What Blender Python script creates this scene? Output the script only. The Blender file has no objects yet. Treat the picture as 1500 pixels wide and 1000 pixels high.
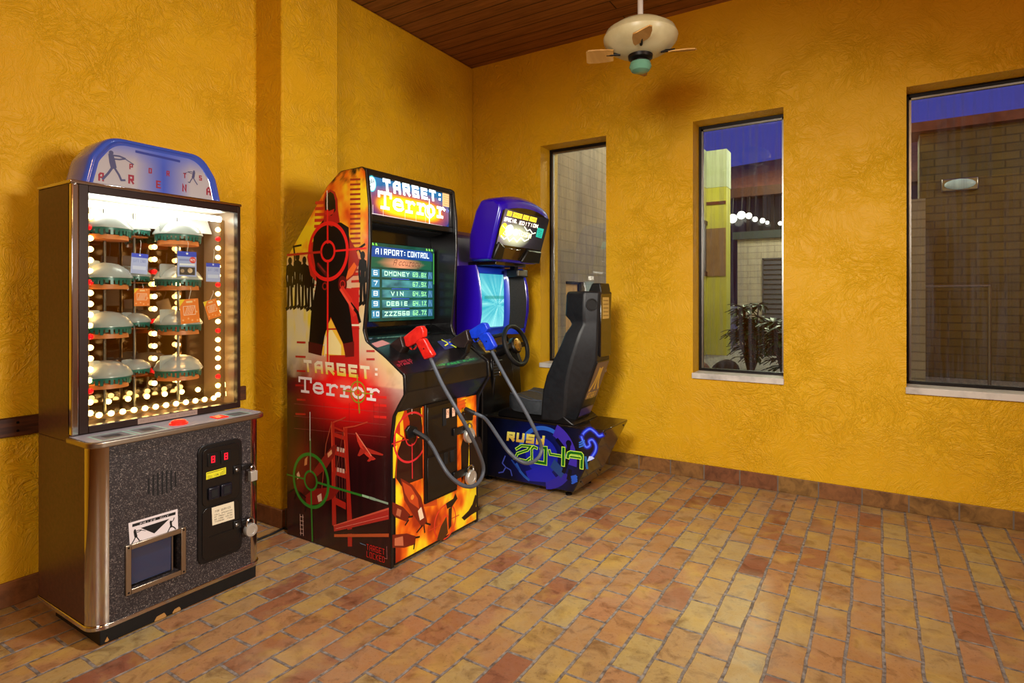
import bpy, bmesh, math, random
from mathutils import Vector, noise
random.seed(7)
S = bpy.context.scene
C = S.collection
PI = math.pi
R = math.radians

# ------------------------------------------------------------------ camera, world, lamps, exposure
YAW, FPX, EYE, HZ = R(32.33), 850.0, 1.25, 438.0
cam = bpy.data.objects.new('camera', bpy.data.cameras.new('camera'))
C.objects.link(cam)
cam.location = (0, 0, EYE)
cam.rotation_euler = (R(90), 0, YAW)
cam.data.sensor_width = 36.0
cam.data.lens = FPX / 1500 * 36
cam.data.shift_y = -(500 - HZ) / 1500
cam.data.clip_start = 0.05
S.camera = cam
S.view_settings.view_transform = 'Standard'
S.view_settings.look = 'None'
S.view_settings.exposure = 0.0
S.view_settings.gamma = 1.0
S.view_settings.use_curve_mapping = False
S.cycles.use_denoising = True

W = bpy.data.worlds.new('dusk_sky')
S.world = W
W.use_nodes = True
_bg = W.node_tree.nodes['Background']
_bg.inputs[0].default_value = (0.075, 0.085, 0.52, 1)
_bg.inputs[1].default_value = 0.75


def lamp(name, kind, loc, energy, color, size=0.3, target=None, spot=None, blend=0.6):
    d = bpy.data.lights.new(name, kind)
    d.energy = energy
    d.color = color
    if kind == 'AREA':
        d.shape = 'DISK'
        d.size = size
    else:
        d.shadow_soft_size = size
    if kind == 'SPOT':
        d.spot_size = R(spot or 90)
        d.spot_blend = blend
    o = bpy.data.objects.new(name, d)
    C.objects.link(o)
    o.location = loc
    if target is not None:
        o.rotation_euler = (Vector(target) - Vector(loc)).to_track_quat('-Z', 'Y').to_euler()
    return o


WARM = (1.0, 0.90, 0.72)
NEUT = (1.0, 0.95, 0.86)
# room lamps out of view, kinds and places assumed; some added as fill
WARM_FILL = (1.0, 0.56, 0.20)
lamp('unseen_downlight', 'SPOT', (-0.55, 2.0, 3.24), 25, WARM, 0.09, (-0.55, 2.0, 0), 124, 0.75)
lamp('unseen_downlight', 'SPOT', (-1.0, 1.35, 3.24), 200, (0.97, 0.98, 1.0), 0.09, (-1.0, 1.35, 0), 104, 0.8)  # added in front of the machines to brighten the near floor
lamp('stand_lamp', 'SPOT', (-0.6, 0.0, 2.2), 420, (1.0, 0.97, 0.86), 0.30, (-1.10, 4.1, 0.85), 70, 1.0)
lamp('track_head', 'SPOT', (1.55, 0.3, 2.75), 145, NEUT, 0.12, (0.65, 4.1, 0.35), 72, 1.0)
lamp('unseen_spot', 'SPOT', (2.9, 1.5, 1.78), 740, NEUT, 0.45, (-2.9, 2.0, 1.25), 54, 1.0)
lamp('unseen_spot', 'SPOT', (0.9, -2.6, 2.2), 270, NEUT, 0.60, (-2.5, 2.1, 0.8), 54, 1.0)  # added behind the camera to brighten the cabinet's side artwork
lamp('warm_fill_lamp', 'POINT', (-0.2, -0.3, 2.9), 60, WARM_FILL, 0.2)  # both warm points are added fill for upper walls and ceiling, no known fixture
lamp('warm_fill_lamp', 'POINT', (2.2, 0.9, 2.95), 44, WARM_FILL, 0.15)
# unseen outdoor lamps that light the yard
lamp('unseen_yard_lamp', 'POINT', (-1.0, 6.6, 3.6), 150, (1.0, 0.92, 0.62), 0.15)
lamp('unseen_yard_lamp', 'POINT', (-1.2, 10.9, 4.6), 420, (0.95, 1.0, 0.6), 0.15)
lamp('unseen_yard_lamp', 'POINT', (-1.7, 5.6, 3.6), 32, (1.0, 0.9, 0.75), 0.15)
lamp('unseen_yard_lamp', 'POINT', (-0.9, 8.9, 3.1), 75, (1.0, 0.92, 0.74), 0.15)  # added to brighten the cream building's wall
lamp('unseen_yard_lamp', 'POINT', (2.6, 5.2, 3.2), 140, (1.0, 0.85, 0.6), 0.15)

# ------------------------------------------------------------------ measuring helpers
_Rv = Vector((math.cos(YAW), math.sin(YAW), 0))
_Fv = Vector((-math.sin(YAW), math.cos(YAW), 0))


def ray(x, y):
    return _Fv + _Rv * ((x - 750) / FPX) - Vector((0, 0, (y - HZ) / FPX))


def onX(x, y, X):
    d = ray(x, y); t = X / d.x
    return Vector((X, d.y * t, EYE + d.z * t))


def onY(x, y, Y):
    d = ray(x, y); t = Y / d.y
    return Vector((d.x * t, Y, EYE + d.z * t))


def onZ(x, y, Z):
    d = ray(x, y); t = (Z - EYE) / d.z
    return Vector((d.x * t, d.y * t, Z))


def H(h, a=1.0):
    out = []
    for i in (0, 2, 4):
        c = int(h[i:i + 2], 16) / 255
        out.append(c / 12.92 if c <= 0.04045 else ((c + 0.055) / 1.055) ** 2.4)
    return (out[0], out[1], out[2], a)


def lerp(a, b, t):
    t = max(0.0, min(1.0, t))
    return tuple(a[i] + (b[i] - a[i]) * t for i in range(4))


def fbm(x, y, z=0.0, o=4):
    s = 0; a = 1; t = 0
    for i in range(o):
        s += a * noise.noise(Vector((x, y, z + i * 3.7))); t += a
        x *= 2.03; y *= 2.03; a *= 0.55
    return s / t

# ------------------------------------------------------------------ materials


def mat(name, col='808080', rough=0.5, metal=0.0, spec=0.5, emit=None, strength=0.0, coat=0.0, trans=0.0, alpha=1.0, ior=1.45):
    m = bpy.data.materials.new(name)
    m.use_nodes = True
    b = m.node_tree.nodes['Principled BSDF']
    b.inputs['Base Color'].default_value = H(col) if isinstance(col, str) else col
    b.inputs['Roughness'].default_value = rough
    b.inputs['Metallic'].default_value = metal
    b.inputs['Specular IOR Level'].default_value = spec
    b.inputs['IOR'].default_value = ior
    b.inputs['Coat Weight'].default_value = coat
    b.inputs['Transmission Weight'].default_value = trans
    b.inputs['Alpha'].default_value = alpha
    if emit:
        b.inputs['Emission Color'].default_value = H(emit) if isinstance(emit, str) else emit
        b.inputs['Emission Strength'].default_value = strength
    return m


def nodes(m):
    return m.node_tree.nodes, m.node_tree.links, m.node_tree.nodes['Principled BSDF']


def ramp(N, stops):
    r = N.new('ShaderNodeValToRGB')
    el = r.color_ramp.elements
    while len(el) < len(stops):
        el.new(0.5)
    for e, (p, c) in zip(el, stops):
        e.position = p; e.color = c if not isinstance(c, str) else H(c)
    return r


def g(v):
    return (v, v, v, 1)


def coords(N, L, scale=(1, 1, 1), rot=(0, 0, 0), loc=(0, 0, 0)):
    t = N.new('ShaderNodeTexCoord'); mp = N.new('ShaderNodeMapping')
    L.new(t.outputs['Object'], mp.inputs['Vector'])
    mp.inputs['Scale'].default_value = scale
    mp.inputs['Rotation'].default_value = rot
    mp.inputs['Location'].default_value = loc
    return mp.outputs['Vector']


def noisen(N, L, vec, scale, detail=4, rough=0.55, dist=0.0):
    n = N.new('ShaderNodeTexNoise')
    n.inputs['Scale'].default_value = scale
    n.inputs['Detail'].default_value = detail
    n.inputs['Roughness'].default_value = rough
    n.inputs['Distortion'].default_value = dist
    L.new(vec, n.inputs['Vector'])
    return n


def mixc(N, L, mode, fac, a, b):
    x = N.new('ShaderNodeMix'); x.data_type = 'RGBA'; x.blend_type = mode
    for sock, v in ((x.inputs['Factor'], fac), (x.inputs['A'], a), (x.inputs['B'], b)):
        pass
    def put(s, v):
        if hasattr(v, 'is_output'):
            L.new(v, s)
        else:
            s.default_value = v
    put(x.inputs[0], fac); put(x.inputs[6], a); put(x.inputs[7], b)
    return x.outputs[2]


def mathn(N, L, op, a, b=0.0):
    x = N.new('ShaderNodeMath'); x.operation = op
    for s, v in ((x.inputs[0], a), (x.inputs[1], b)):
        if hasattr(v, 'is_output'):
            L.new(v, s)
        else:
            s.default_value = v
    return x.outputs[0]


def stucco():
    m = mat('yellow_stucco', 'dfa51c', 0.5, spec=0.3)
    N, L, b = nodes(m)
    v = coords(N, L)
    # skip-trowel ridges: warped noise pushed to plateaus with sharp lips
    w = noisen(N, L, v, 3.2, 2, 0.5, 0.0)
    va = N.new('ShaderNodeVectorMath'); va.operation = 'MULTIPLY_ADD'
    L.new(w.outputs['Color'], va.inputs[0]); va.inputs[1].default_value = (0.55, 0.55, 0.55); L.new(v, va.inputs[2])
    n1 = noisen(N, L, va.outputs[0], 9.0, 3, 0.55, 1.6)
    r1 = ramp(N, [(0.40, g(0)), (0.50, g(0.55)), (0.52, g(0.9)), (0.62, g(0.35)), (0.70, g(0.6))])
    L.new(n1.outputs['Fac'], r1.inputs[0])
    n2 = noisen(N, L, va.outputs[0], 26.0, 3, 0.6, 1.0)
    r2 = ramp(N, [(0.44, g(0)), (0.53, g(1)), (0.60, g(0.5))])
    L.new(n2.outputs['Fac'], r2.inputs[0])
    pt = noisen(N, L, v, 2.1, 2, 0.5)
    rp = ramp(N, [(0.38, g(0.25)), (0.62, g(1))]); L.new(pt.outputs['Fac'], rp.inputs[0])
    n3 = noisen(N, L, v, 150.0, 2, 0.6)
    s = mathn(N, L, 'ADD', mathn(N, L, 'MULTIPLY', r1.outputs[0], 0.7), mathn(N, L, 'MULTIPLY', r2.outputs[0], 0.55))
    s = mathn(N, L, 'ADD', mathn(N, L, 'MULTIPLY', s, rp.outputs[0]), mathn(N, L, 'MULTIPLY', n3.outputs['Fac'], 0.10))
    bp = N.new('ShaderNodeBump'); bp.inputs['Strength'].default_value = 0.62; bp.inputs['Distance'].default_value = 0.010
    L.new(s, bp.inputs['Height']); L.new(bp.outputs[0], b.inputs['Normal'])
    big = noisen(N, L, v, 1.1, 3, 0.6)
    rc = ramp(N, [(0.3, H('d8a212')), (0.7, H('e2b01a'))])
    L.new(big.outputs['Fac'], rc.inputs[0]); L.new(rc.outputs[0], b.inputs['Base Color'])
    return m


def brick_floor():
    m = mat('terracotta_pavers', 'b87c40', 0.45, spec=0.4)
    N, L, b = nodes(m)
    t = N.new('ShaderNodeTexCoord')
    wob = noisen(N, L, t.outputs['Object'], 7.0, 3, 0.6)
    va = N.new('ShaderNodeVectorMath'); va.operation = 'MULTIPLY_ADD'
    L.new(wob.outputs['Color'], va.inputs[0]); va.inputs[1].default_value = (0.014, 0.014, 0); L.new(t.outputs['Object'], va.inputs[2])
    mp = N.new('ShaderNodeMapping'); L.new(va.outputs[0], mp.inputs['Vector'])
    # rows of pavers run along +Y: swap the axes
    mp.inputs['Rotation'].default_value = (0, 0, R(90))
    mp.inputs["Location"].default_value = (0.090, 0.093, 0)
    br = N.new('ShaderNodeTexBrick')
    L.new(mp.outputs[0], br.inputs['Vector'])
    br.inputs['Scale'].default_value = 1.0
    br.inputs['Brick Width'].default_value = 0.236
    br.inputs['Row Height'].default_value = 0.113
    br.inputs['Mortar Size'].default_value = 0.0066
    br.inputs['Mortar Smooth'].default_value = 0.35
    br.inputs['Bias'].default_value = 0.0
    br.inputs['Color1'].default_value = g(0); br.inputs['Color2'].default_value = g(1); br.inputs['Mortar'].default_value = g(0.5)
    sep = N.new('ShaderNodeSeparateColor'); L.new(br.outputs['Color'], sep.inputs[0])
    rc = ramp(N, [(0.0, H('a8925e')), (0.25, H('a68450')), (0.45, H('a67650')), (0.65, H('a48254')), (0.88, H('9e6e48')), (0.97, H('905e42')), (1.0, H('804a36'))])
    L.new(sep.outputs[0], rc.inputs[0])
    st = noisen(N, L, t.outputs['Object'], 11.0, 5, 0.65, 0.6)
    rs = ramp(N, [(0.33, H('7c4c2a')), (0.5, H('ffffff')), (0.68, H('f3e2a8'))])
    L.new(st.outputs['Fac'], rs.inputs[0])
    c1 = mixc(N, L, 'MULTIPLY', 0.55, rc.outputs[0], rs.outputs[0])
    yl = noisen(N, L, t.outputs['Object'], 5.0, 3, 0.6, 0.3)
    ry = ramp(N, [(0.5, g(0)), (0.7, g(0.6))])
    L.new(yl.outputs['Fac'], ry.inputs[0])
    c2 = mixc(N, L, 'MIX', ry.outputs[0], c1, H('bd9c4c'))
    fine = noisen(N, L, t.outputs['Object'], 90.0, 3, 0.7)
    rf = ramp(N, [(0.30, H('6a4630')), (0.42, H('ffffff'))])
    L.new(fine.outputs['Fac'], rf.inputs[0])
    c3 = mixc(N, L, 'MULTIPLY', 0.45, c2, rf.outputs[0])
    mg = noisen(N, L, t.outputs['Object'], 40.0, 3, 0.6)
    rm = ramp(N, [(0.35, H('5a4e44')), (0.65, H('928a82'))])
    L.new(mg.outputs['Fac'], rm.inputs[0])
    wn_ = noisen(N, L, t.outputs['Object'], 2.6, 5, 0.7, 0.4)
    rw = ramp(N, [(0.48, g(0)), (0.75, g(0.4))]); L.new(wn_.outputs['Fac'], rw.inputs[0])
    c3 = mixc(N, L, 'MIX', rw.outputs[0], c3, H('a8987e'))
    c4 = mixc(N, L, 'MIX', br.outputs['Fac'], c3, rm.outputs[0])
    L.new(c4, b.inputs['Base Color'])
    inv = mathn(N, L, 'SUBTRACT', 1.0, br.outputs['Fac'])
    h = mathn(N, L, 'ADD', inv, mathn(N, L, 'MULTIPLY', st.outputs['Fac'], 0.35))
    h = mathn(N, L, 'ADD', h, mathn(N, L, 'MULTIPLY', fine.outputs['Fac'], 0.12))
    bp = N.new('ShaderNodeBump'); bp.inputs['Strength'].default_value = 0.55; bp.inputs['Distance'].default_value = 0.006
    L.new(h, bp.inputs['Height']); L.new(bp.outputs[0], b.inputs['Normal'])
    rr = ramp(N, [(0.3, g(0.30)), (0.7, g(0.50))])
    L.new(st.outputs['Fac'], rr.inputs[0])
    rgh = mathn(N, L, 'ADD', rr.outputs[0], mathn(N, L, 'MULTIPLY', br.outputs['Fac'], 0.3))
    L.new(rgh, b.inputs['Roughness'])
    return m


def planks():
    m = mat('dark_wood_planks', '4a2410', 0.45)
    N, L, b = nodes(m)
    v = coords(N, L)
    br = N.new('ShaderNodeTexBrick'); L.new(v, br.inputs['Vector'])
    br.inputs['Scale'].default_value = 1.0
    br.inputs['Brick Width'].default_value = 3.1; br.inputs['Row Height'].default_value = 0.123
    br.inputs['Mortar Size'].default_value = 0.005; br.inputs['Mortar Smooth'].default_value = 0.3
    br.inputs['Color1'].default_value = H('9c6844'); br.inputs['Color2'].default_value = H('aa764e'); br.inputs['Mortar'].default_value = H('2a150a')
    v2 = coords(N, L, (1.2, 14, 14))
    n = noisen(N, L, v2, 3.0, 5, 0.6, 0.4)
    rr = ramp(N, [(0.3, H('9a8a80')), (0.7, H('ffffff'))]); L.new(n.outputs['Fac'], rr.inputs[0])
    L.new(mixc(N, L, 'MULTIPLY', 0.8, br.outputs['Color'], rr.outputs[0]), b.inputs['Base Color'])
    bp = N.new('ShaderNodeBump'); bp.inputs['Strength'].default_value = 0.6; bp.inputs['Distance'].default_value = 0.008
    L.new(mathn(N, L, 'SUBTRACT', 1.0, br.outputs['Fac']), bp.inputs['Height']); L.new(bp.outputs[0], b.inputs['Normal'])
    return m


def tile_base(name, axis):
    m = mat(name, '8a5a30', 0.5)
    N, L, b = nodes(m)
    rot = (R(90), 0, 0) if axis == 'x' else (R(90), 0, R(90))
    t = N.new('ShaderNodeTexCoord')
    sx = N.new('ShaderNodeSeparateXYZ'); L.new(t.outputs['Object'], sx.inputs[0])
    cb = N.new('ShaderNodeCombineXYZ')
    L.new(sx.outputs[0 if axis == 'x' else 1], cb.inputs[0])
    mv = N.new('ShaderNodeMapping'); L.new(cb.outputs[0], mv.inputs['Vector'])
    mv.inputs['Location'].default_value = (0.088, 0.1, 0)
    br = N.new('ShaderNodeTexBrick'); L.new(mv.outputs[0], br.inputs['Vector'])
    br.offset = 0.0
    br.inputs['Scale'].default_value = 1.0
    br.inputs['Brick Width'].default_value = 0.2345; br.inputs['Row Height'].default_value = 0.2
    br.inputs['Mortar Size'].default_value = 0.004
    br.inputs['Color1'].default_value = g(0); br.inputs['Color2'].default_value = g(1); br.inputs['Mortar'].default_value = g(0.5)
    sep = N.new('ShaderNodeSeparateColor'); L.new(br.outputs['Color'], sep.inputs[0])
    rc = ramp(N, [(0, H('8f6a34')), (0.4, H('87582f')), (0.7, H('855230')), (1, H('7c4a2c'))]); L.new(sep.outputs[0], rc.inputs[0])
    n = noisen(N, L, t.outputs['Object'], 14, 5, 0.65, 0.8)
    rn = ramp(N, [(0.3, H('6b5a45')), (0.6, H('ffffff'))]); L.new(n.outputs['Fac'], rn.inputs[0])
    c = mixc(N, L, 'MULTIPLY', 0.7, rc.outputs[0], rn.outputs[0])
    c = mixc(N, L, 'MIX', br.outputs['Fac'], c, H('6b6158'))
    L.new(c, b.inputs['Base Color'])
    return m


def bricks(name, c1, c2, mo, w=0.21, h=0.075, plane='xz', ms=0.006, rough=0.8, bump=0.5):
    m = mat(name, c1, rough)
    N, L, b = nodes(m)
    t = N.new('ShaderNodeTexCoord')
    sx = N.new('ShaderNodeSeparateXYZ'); L.new(t.outputs['Object'], sx.inputs[0])
    cb = N.new('ShaderNodeCombineXYZ')
    L.new(sx.outputs[0 if plane == 'xz' else 1], cb.inputs[0]); L.new(sx.outputs[2], cb.inputs[1])
    br = N.new('ShaderNodeTexBrick'); L.new(cb.outputs[0], br.inputs['Vector'])
    br.inputs['Scale'].default_value = 1.0
    br.inputs['Brick Width'].default_value = w; br.inputs['Row Height'].default_value = h; br.inputs['Mortar Size'].default_value = ms
    br.inputs['Color1'].default_value = H(c1); br.inputs['Color2'].default_value = H(c2); br.inputs['Mortar'].default_value = H(mo)
    n = noisen(N, L, t.outputs['Object'], 6, 4, 0.6)
    rn = ramp(N, [(0.3, g(0.7)), (0.7, g(1))]); L.new(n.outputs['Fac'], rn.inputs[0])
    L.new(mixc(N, L, 'MULTIPLY', 0.6, br.outputs['Color'], rn.outputs[0]), b.inputs['Base Color'])
    bp = N.new('ShaderNodeBump'); bp.inputs['Strength'].default_value = bump; bp.inputs['Distance'].default_value = 0.006
    L.new(mathn(N, L, 'SUBTRACT', 1.0, br.outputs['Fac']), bp.inputs['Height']); L.new(bp.outputs[0], b.inputs['Normal'])
    return m


def mottled(name, ca, cb_, scale, rough=0.5, lo=0.4, hi=0.6, stretch=(1, 1, 1), bump=0.0, spec=0.5, metal=0.0, coat=0.0, detail=5):
    m = mat(name, ca, rough, metal=metal, spec=spec, coat=coat)
    N, L, b = nodes(m)
    v = coords(N, L, stretch)
    n = noisen(N, L, v, scale, detail, 0.6)
    r = ramp(N, [(lo, H(ca)), (hi, H(cb_))]); L.new(n.outputs['Fac'], r.inputs[0])
    L.new(r.outputs[0], b.inputs['Base Color'])
    if bump:
        bp = N.new('ShaderNodeBump'); bp.inputs['Strength'].default_value = bump; bp.inputs['Distance'].default_value = 0.01
        L.new(n.outputs['Fac'], bp.inputs['Height']); L.new(bp.outputs[0], b.inputs['Normal'])
    return m


def speckle():
    m = mat('grey_speckled_laminate', '2a2427', 0.45)
    N, L, b = nodes(m)
    v = coords(N, L)
    vo = N.new('ShaderNodeTexVoronoi'); vo.inputs['Scale'].default_value = 330; L.new(v, vo.inputs['Vector'])
    sp = N.new('ShaderNodeSeparateColor'); L.new(vo.outputs['Color'], sp.inputs[0])
    r = ramp(N, [(0.0, H('1a1618')), (0.45, H('282224')), (0.75, H('3a3333')), (0.92, H('5c5452')), (1.0, H('857a72'))])
    L.new(sp.outputs[0], r.inputs[0]); L.new(r.outputs[0], b.inputs['Base Color'])
    return m


def thin_glass(name, tint='ffffff', refl=0.08, rough=0.0, dirt=None, dirtcol='ffffff', dirtamt=0.0):
    m = bpy.data.materials.new(name); m.use_nodes = True
    N, L = m.node_tree.nodes, m.node_tree.links
    N.remove(N['Principled BSDF'])
    out = N['Material Output']
    tr = N.new('ShaderNodeBsdfTransparent'); tr.inputs[0].default_value = H(tint)
    gl = N.new('ShaderNodeBsdfGlossy'); gl.inputs['Roughness'].default_value = rough; gl.inputs['Color'].default_value = (1, 1, 1, 1)
    lw = N.new('ShaderNodeFresnel'); lw.inputs['IOR'].default_value = 1.5
    f = mathn(N, L, 'ADD', mathn(N, L, 'MULTIPLY', lw.outputs[0], 0.9), refl)
    mx = N.new('ShaderNodeMixShader'); L.new(f, mx.inputs[0]); L.new(tr.outputs[0], mx.inputs[1]); L.new(gl.outputs[0], mx.inputs[2])
    last = mx.outputs[0]
    if dirtamt:
        df = N.new('ShaderNodeBsdfDiffuse'); df.inputs[0].default_value = H(dirtcol)
        v = coords(N, L, (30, 30, 1.2))
        n = noisen(N, L, v, 1.0, 4, 0.65)
        r = ramp(N, [(0.45, g(0)), (0.75, g(dirtamt))]); L.new(n.outputs['Fac'], r.inputs[0])
        m2 = N.new('ShaderNodeMixShader'); L.new(r.outputs[0], m2.inputs[0]); L.new(last, m2.inputs[1]); L.new(df.outputs[0], m2.inputs[2])
        last = m2.outputs[0]
    L.new(last, out.inputs['Surface'])
    return m


def print_mat(name, rough=0.3, strength=0.0, spec=0.5, coat=0.0):
    m = mat(name, '000000', rough, spec=spec, coat=coat)
    N, L, b = nodes(m)
    a = N.new('ShaderNodeAttribute'); a.attribute_name = 'Col'
    if strength:
        L.new(a.outputs['Color'], b.inputs['Emission Color'])
        b.inputs['Emission Strength'].default_value = strength
    else:
        L.new(a.outputs['Color'], b.inputs['Base Color'])
    return m


M = {}
M['stucco'] = stucco()
M['floor'] = brick_floor()
M['planks'] = planks()
M['basex'] = tile_base('terracotta_base_tile', 'x')
M['basey'] = tile_base('terracotta_base_tile_side', 'y')
M['marble'] = mottled('white_marble', 'd8d3cc', 'aaa6a2', 9, 0.3, 0.45, 0.75)
M['frame'] = mat('dark_bronze_aluminium', '1b1614', 0.4, 0.6)
M['alu'] = mat('brushed_aluminium', '8f8c88', 0.3, 1.0)
M['wglass'] = thin_glass('window_glass', 'f2f6f2', 0.03, 0.0, True, '6a6a78', 0.22)
M['cglass'] = thin_glass('showcase_glass', 'fbfffb', 0.0)
M['railwood'] = mottled('dark_rail_wood', '3a1c0c', '5a3015', 4, 0.5, stretch=(20, 1.5, 20))
M['black'] = mat('black_plastic', '0c0b0c', 0.35)
M['blacklam'] = mat('black_laminate', '0e0c0d', 0.28, coat=0.2)
M['blackmat'] = mat('matte_black', '080708', 0.7)
M['chrome'] = mat('chrome', 'c9c4bd', 0.13, 1.0)
M['steel'] = mat('brushed_steel', 'a79a88', 0.32, 1.0)
M['brown'] = mottled('brown_vinyl_side', '3e1c14', '52291f', 60, 0.38, spec=0.45)
M['speckle'] = speckle()
M['kick'] = mottled('scuffed_black_plinth', '070607', '0d0b0b', 30, 0.5)
M['chip'] = mat('bare_chipboard', 'b98a4c', 0.8)
M['print'] = print_mat('printed_vinyl', 0.28, 0.0, coat=0.25)
M['printm'] = print_mat('printed_paper', 0.5)
M['backlit'] = print_mat('backlit_print', 0.15, 1.6)
M['crt'] = print_mat('glowing_screen', 0.1, 1.25)
M['rcrt'] = print_mat('glowing_cyan_screen', 0.1, 1.15)
M['blueshell'] = mat('violet_blue_plastic', '2608ac', 0.25, coat=0.4)
M['bluebez'] = mat('cobalt_plastic', '1640d8', 0.3, coat=0.3)
M['purple'] = mat('purple_plastic', '45208c', 0.4)
M['seatvin'] = mottled('charcoal_vinyl', '0f1116', '15181d', 40, 0.45)
M['seatpad'] = mottled('grey_vinyl_pad', '2a2e33', '33373c', 50, 0.45)
M['darkmirror'] = mat('tinted_mirror', '8d7f78', 0.06, 1.0)
M['shinyblack'] = mat('glossy_black_panel', '191310', 0.12, coat=0.6)
M['domeblue'] = mat('clear_blue_plastic', '3c56b8', 0.12, coat=0.5)
M['bulb'] = mat('warm_bulb', 'fff0d0', 0.3, emit='ffc878', strength=13.0)
M['redbulb'] = mat('red_bulb', 'd01018', 0.2, emit='ff1018', strength=1.6)
M['tube'] = mat('fluorescent_tube', 'ffffff', 0.4, emit=(1.0, 0.97, 0.9, 1), strength=16.0)
M['redlit'] = mat('lit_red_lens', 'e02010', 0.3, emit='ff2010', strength=0.8)
M['white'] = mat('white_plastic', 'd9d5d0', 0.4)
M['clear'] = mat('clear_moulded_plastic', 'e3e8ea', 0.18, trans=0.55, spec=0.6)
M['clear2'] = mat('frosted_clear_tab', 'cfd4d6', 0.25, trans=0.6)
M['teal'] = mat('teal_plastic', '1c6f63', 0.3, trans=0.2)
M['orange'] = mat('orange_tray', 'd2783c', 0.45)
M['redgun'] = mottled('red_gun_plastic', 'c01410', 'd2241a', 30, 0.3, coat=0.3)
M['bluegun'] = mottled('blue_gun_plastic', '0c2fae', '1238c4', 30, 0.35, coat=0.2)
M['hose'] = mat('grey_rubber_hose', '42464e', 0.45)
M['rubber'] = mat('black_rubber', '100f10', 0.6)
M['fanbody'] = mottled('cream_enamel', 'b8ac84', 'c4b890', 8, 0.35)
M['fanblade'] = mottled('tan_blade', 'a87a3c', 'b88a48', 5, 0.45, stretch=(6, 1, 1))
M['fangreen'] = mat('green_glass_cap', '5c8a72', 0.25)
M['gold'] = mat('gold_badge', 'b08a3c', 0.35, 0.8)
M['holster'] = mat('brown_black_holster', '241a18', 0.3)

# ------------------------------------------------------------------ mesh helpers


class MB:
    def __init__(s):
        s.v = []; s.f = []; s.mi = []

    def add(s, vs, fs, m=0):
        o = len(s.v)
        s.v += [tuple(p) for p in vs]
        for f in fs:
            s.f.append([i + o for i in f]); s.mi.append(m)
        return s

    def box(s, x0, x1, y0, y1, z0, z1, m=0):
        vs = [(x, y, z) for z in (z0, z1) for y in (y0, y1) for x in (x0, x1)]
        return s.add(vs, [(0, 2, 3, 1), (4, 5, 7, 6), (0, 1, 5, 4), (2, 6, 7, 3), (0, 4, 6, 2), (1, 3, 7, 5)], m)

    def prism(s, poly, axis, lo, hi, m=0):
        def P(a, b, c):
            return {'x': (c, a, b), 'y': (a, c, b), 'z': (a, b, c)}[axis]
        n = len(poly)
        vs = [P(a, b, lo) for a, b in poly] + [P(a, b, hi) for a, b in poly]
        fs = [list(range(n))[::-1], list(range(n, 2 * n))] + [(i, (i + 1) % n, n + (i + 1) % n, n + i) for i in range(n)]
        return s.add(vs, fs, m)

    def loft(s, rings, m=0, cap=True, closed=True):
        n = len(rings[0]); vs = [p for r in rings for p in r]; fs = []
        for k in range(len(rings) - 1):
            for i in range(n if closed else n - 1):
                j = (i + 1) % n
                fs.append((k * n + i, k * n + j, (k + 1) * n + j, (k + 1) * n + i))
        if cap:
            fs.append(list(range(n))[::-1]); fs.append([(len(rings) - 1) * n + i for i in range(n)])
        return s.add(vs, fs, m)

    def tube(s, pts, r, seg=10, m=0, closed=False, cap=True):
        pts = [Vector(p) for p in pts]; n = len(pts); rings = []
        rr = r if hasattr(r, '__len__') else [r] * n
        up = None
        for i, p in enumerate(pts):
            if closed:
                d = pts[(i + 1) % n] - pts[i - 1]
            else:
                d = pts[min(i + 1, n - 1)] - pts[max(i - 1, 0)]
            d.normalize()
            if up is None:
                up = Vector((0, 0, 1)) if abs(d.z) < 0.9 else Vector((1, 0, 0))
            a = d.cross(up)
            if a.length < 1e-5:
                a = d.orthogonal()
            a.normalize(); b_ = a.cross(d).normalized(); up = b_
            rings.append([tuple(p + a * (math.cos(2 * PI * k / seg) * rr[i]) + b_ * (math.sin(2 * PI * k / seg) * rr[i])) for k in range(seg)])
        if closed:
            rings.append(rings[0])
        return s.loft(rings, m, cap and not closed)

    def lathe(s, prof, c, axis='z', seg=28, m=0, cap=True):
        rings = []
        for r, h in prof:
            ring = []
            for k in range(seg):
                a = 2 * PI * k / seg
                u, w = r * math.cos(a), r * math.sin(a)
                q = {'z': (u, w, h), 'x': (h, u, w), 'y': (w, h, u)}[axis]
                ring.append((c[0] + q[0], c[1] + q[1], c[2] + q[2]))
            rings.append(ring)
        return s.loft(rings, m, cap)

    def ball(s, c, r, seg=10, m=0, sc=(1, 1, 1)):
        n = max(4, seg // 2)
        rings = []
        for i in range(n + 1):
            t = PI * (0.02 + 0.96 * i / n)
            rings.append([(c[0] + sc[0] * r * math.sin(t) * math.cos(2 * PI * k / seg), c[1] + sc[1] * r * math.sin(t) * math.sin(2 * PI * k / seg), c[2] - sc[2] * r * math.cos(t)) for k in range(seg)])
        return s.loft(rings, m)


def wloc(o):
    p = Vector((0, 0, 0))
    while o is not None:
        p += o.location; o = o.parent
    return p


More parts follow.
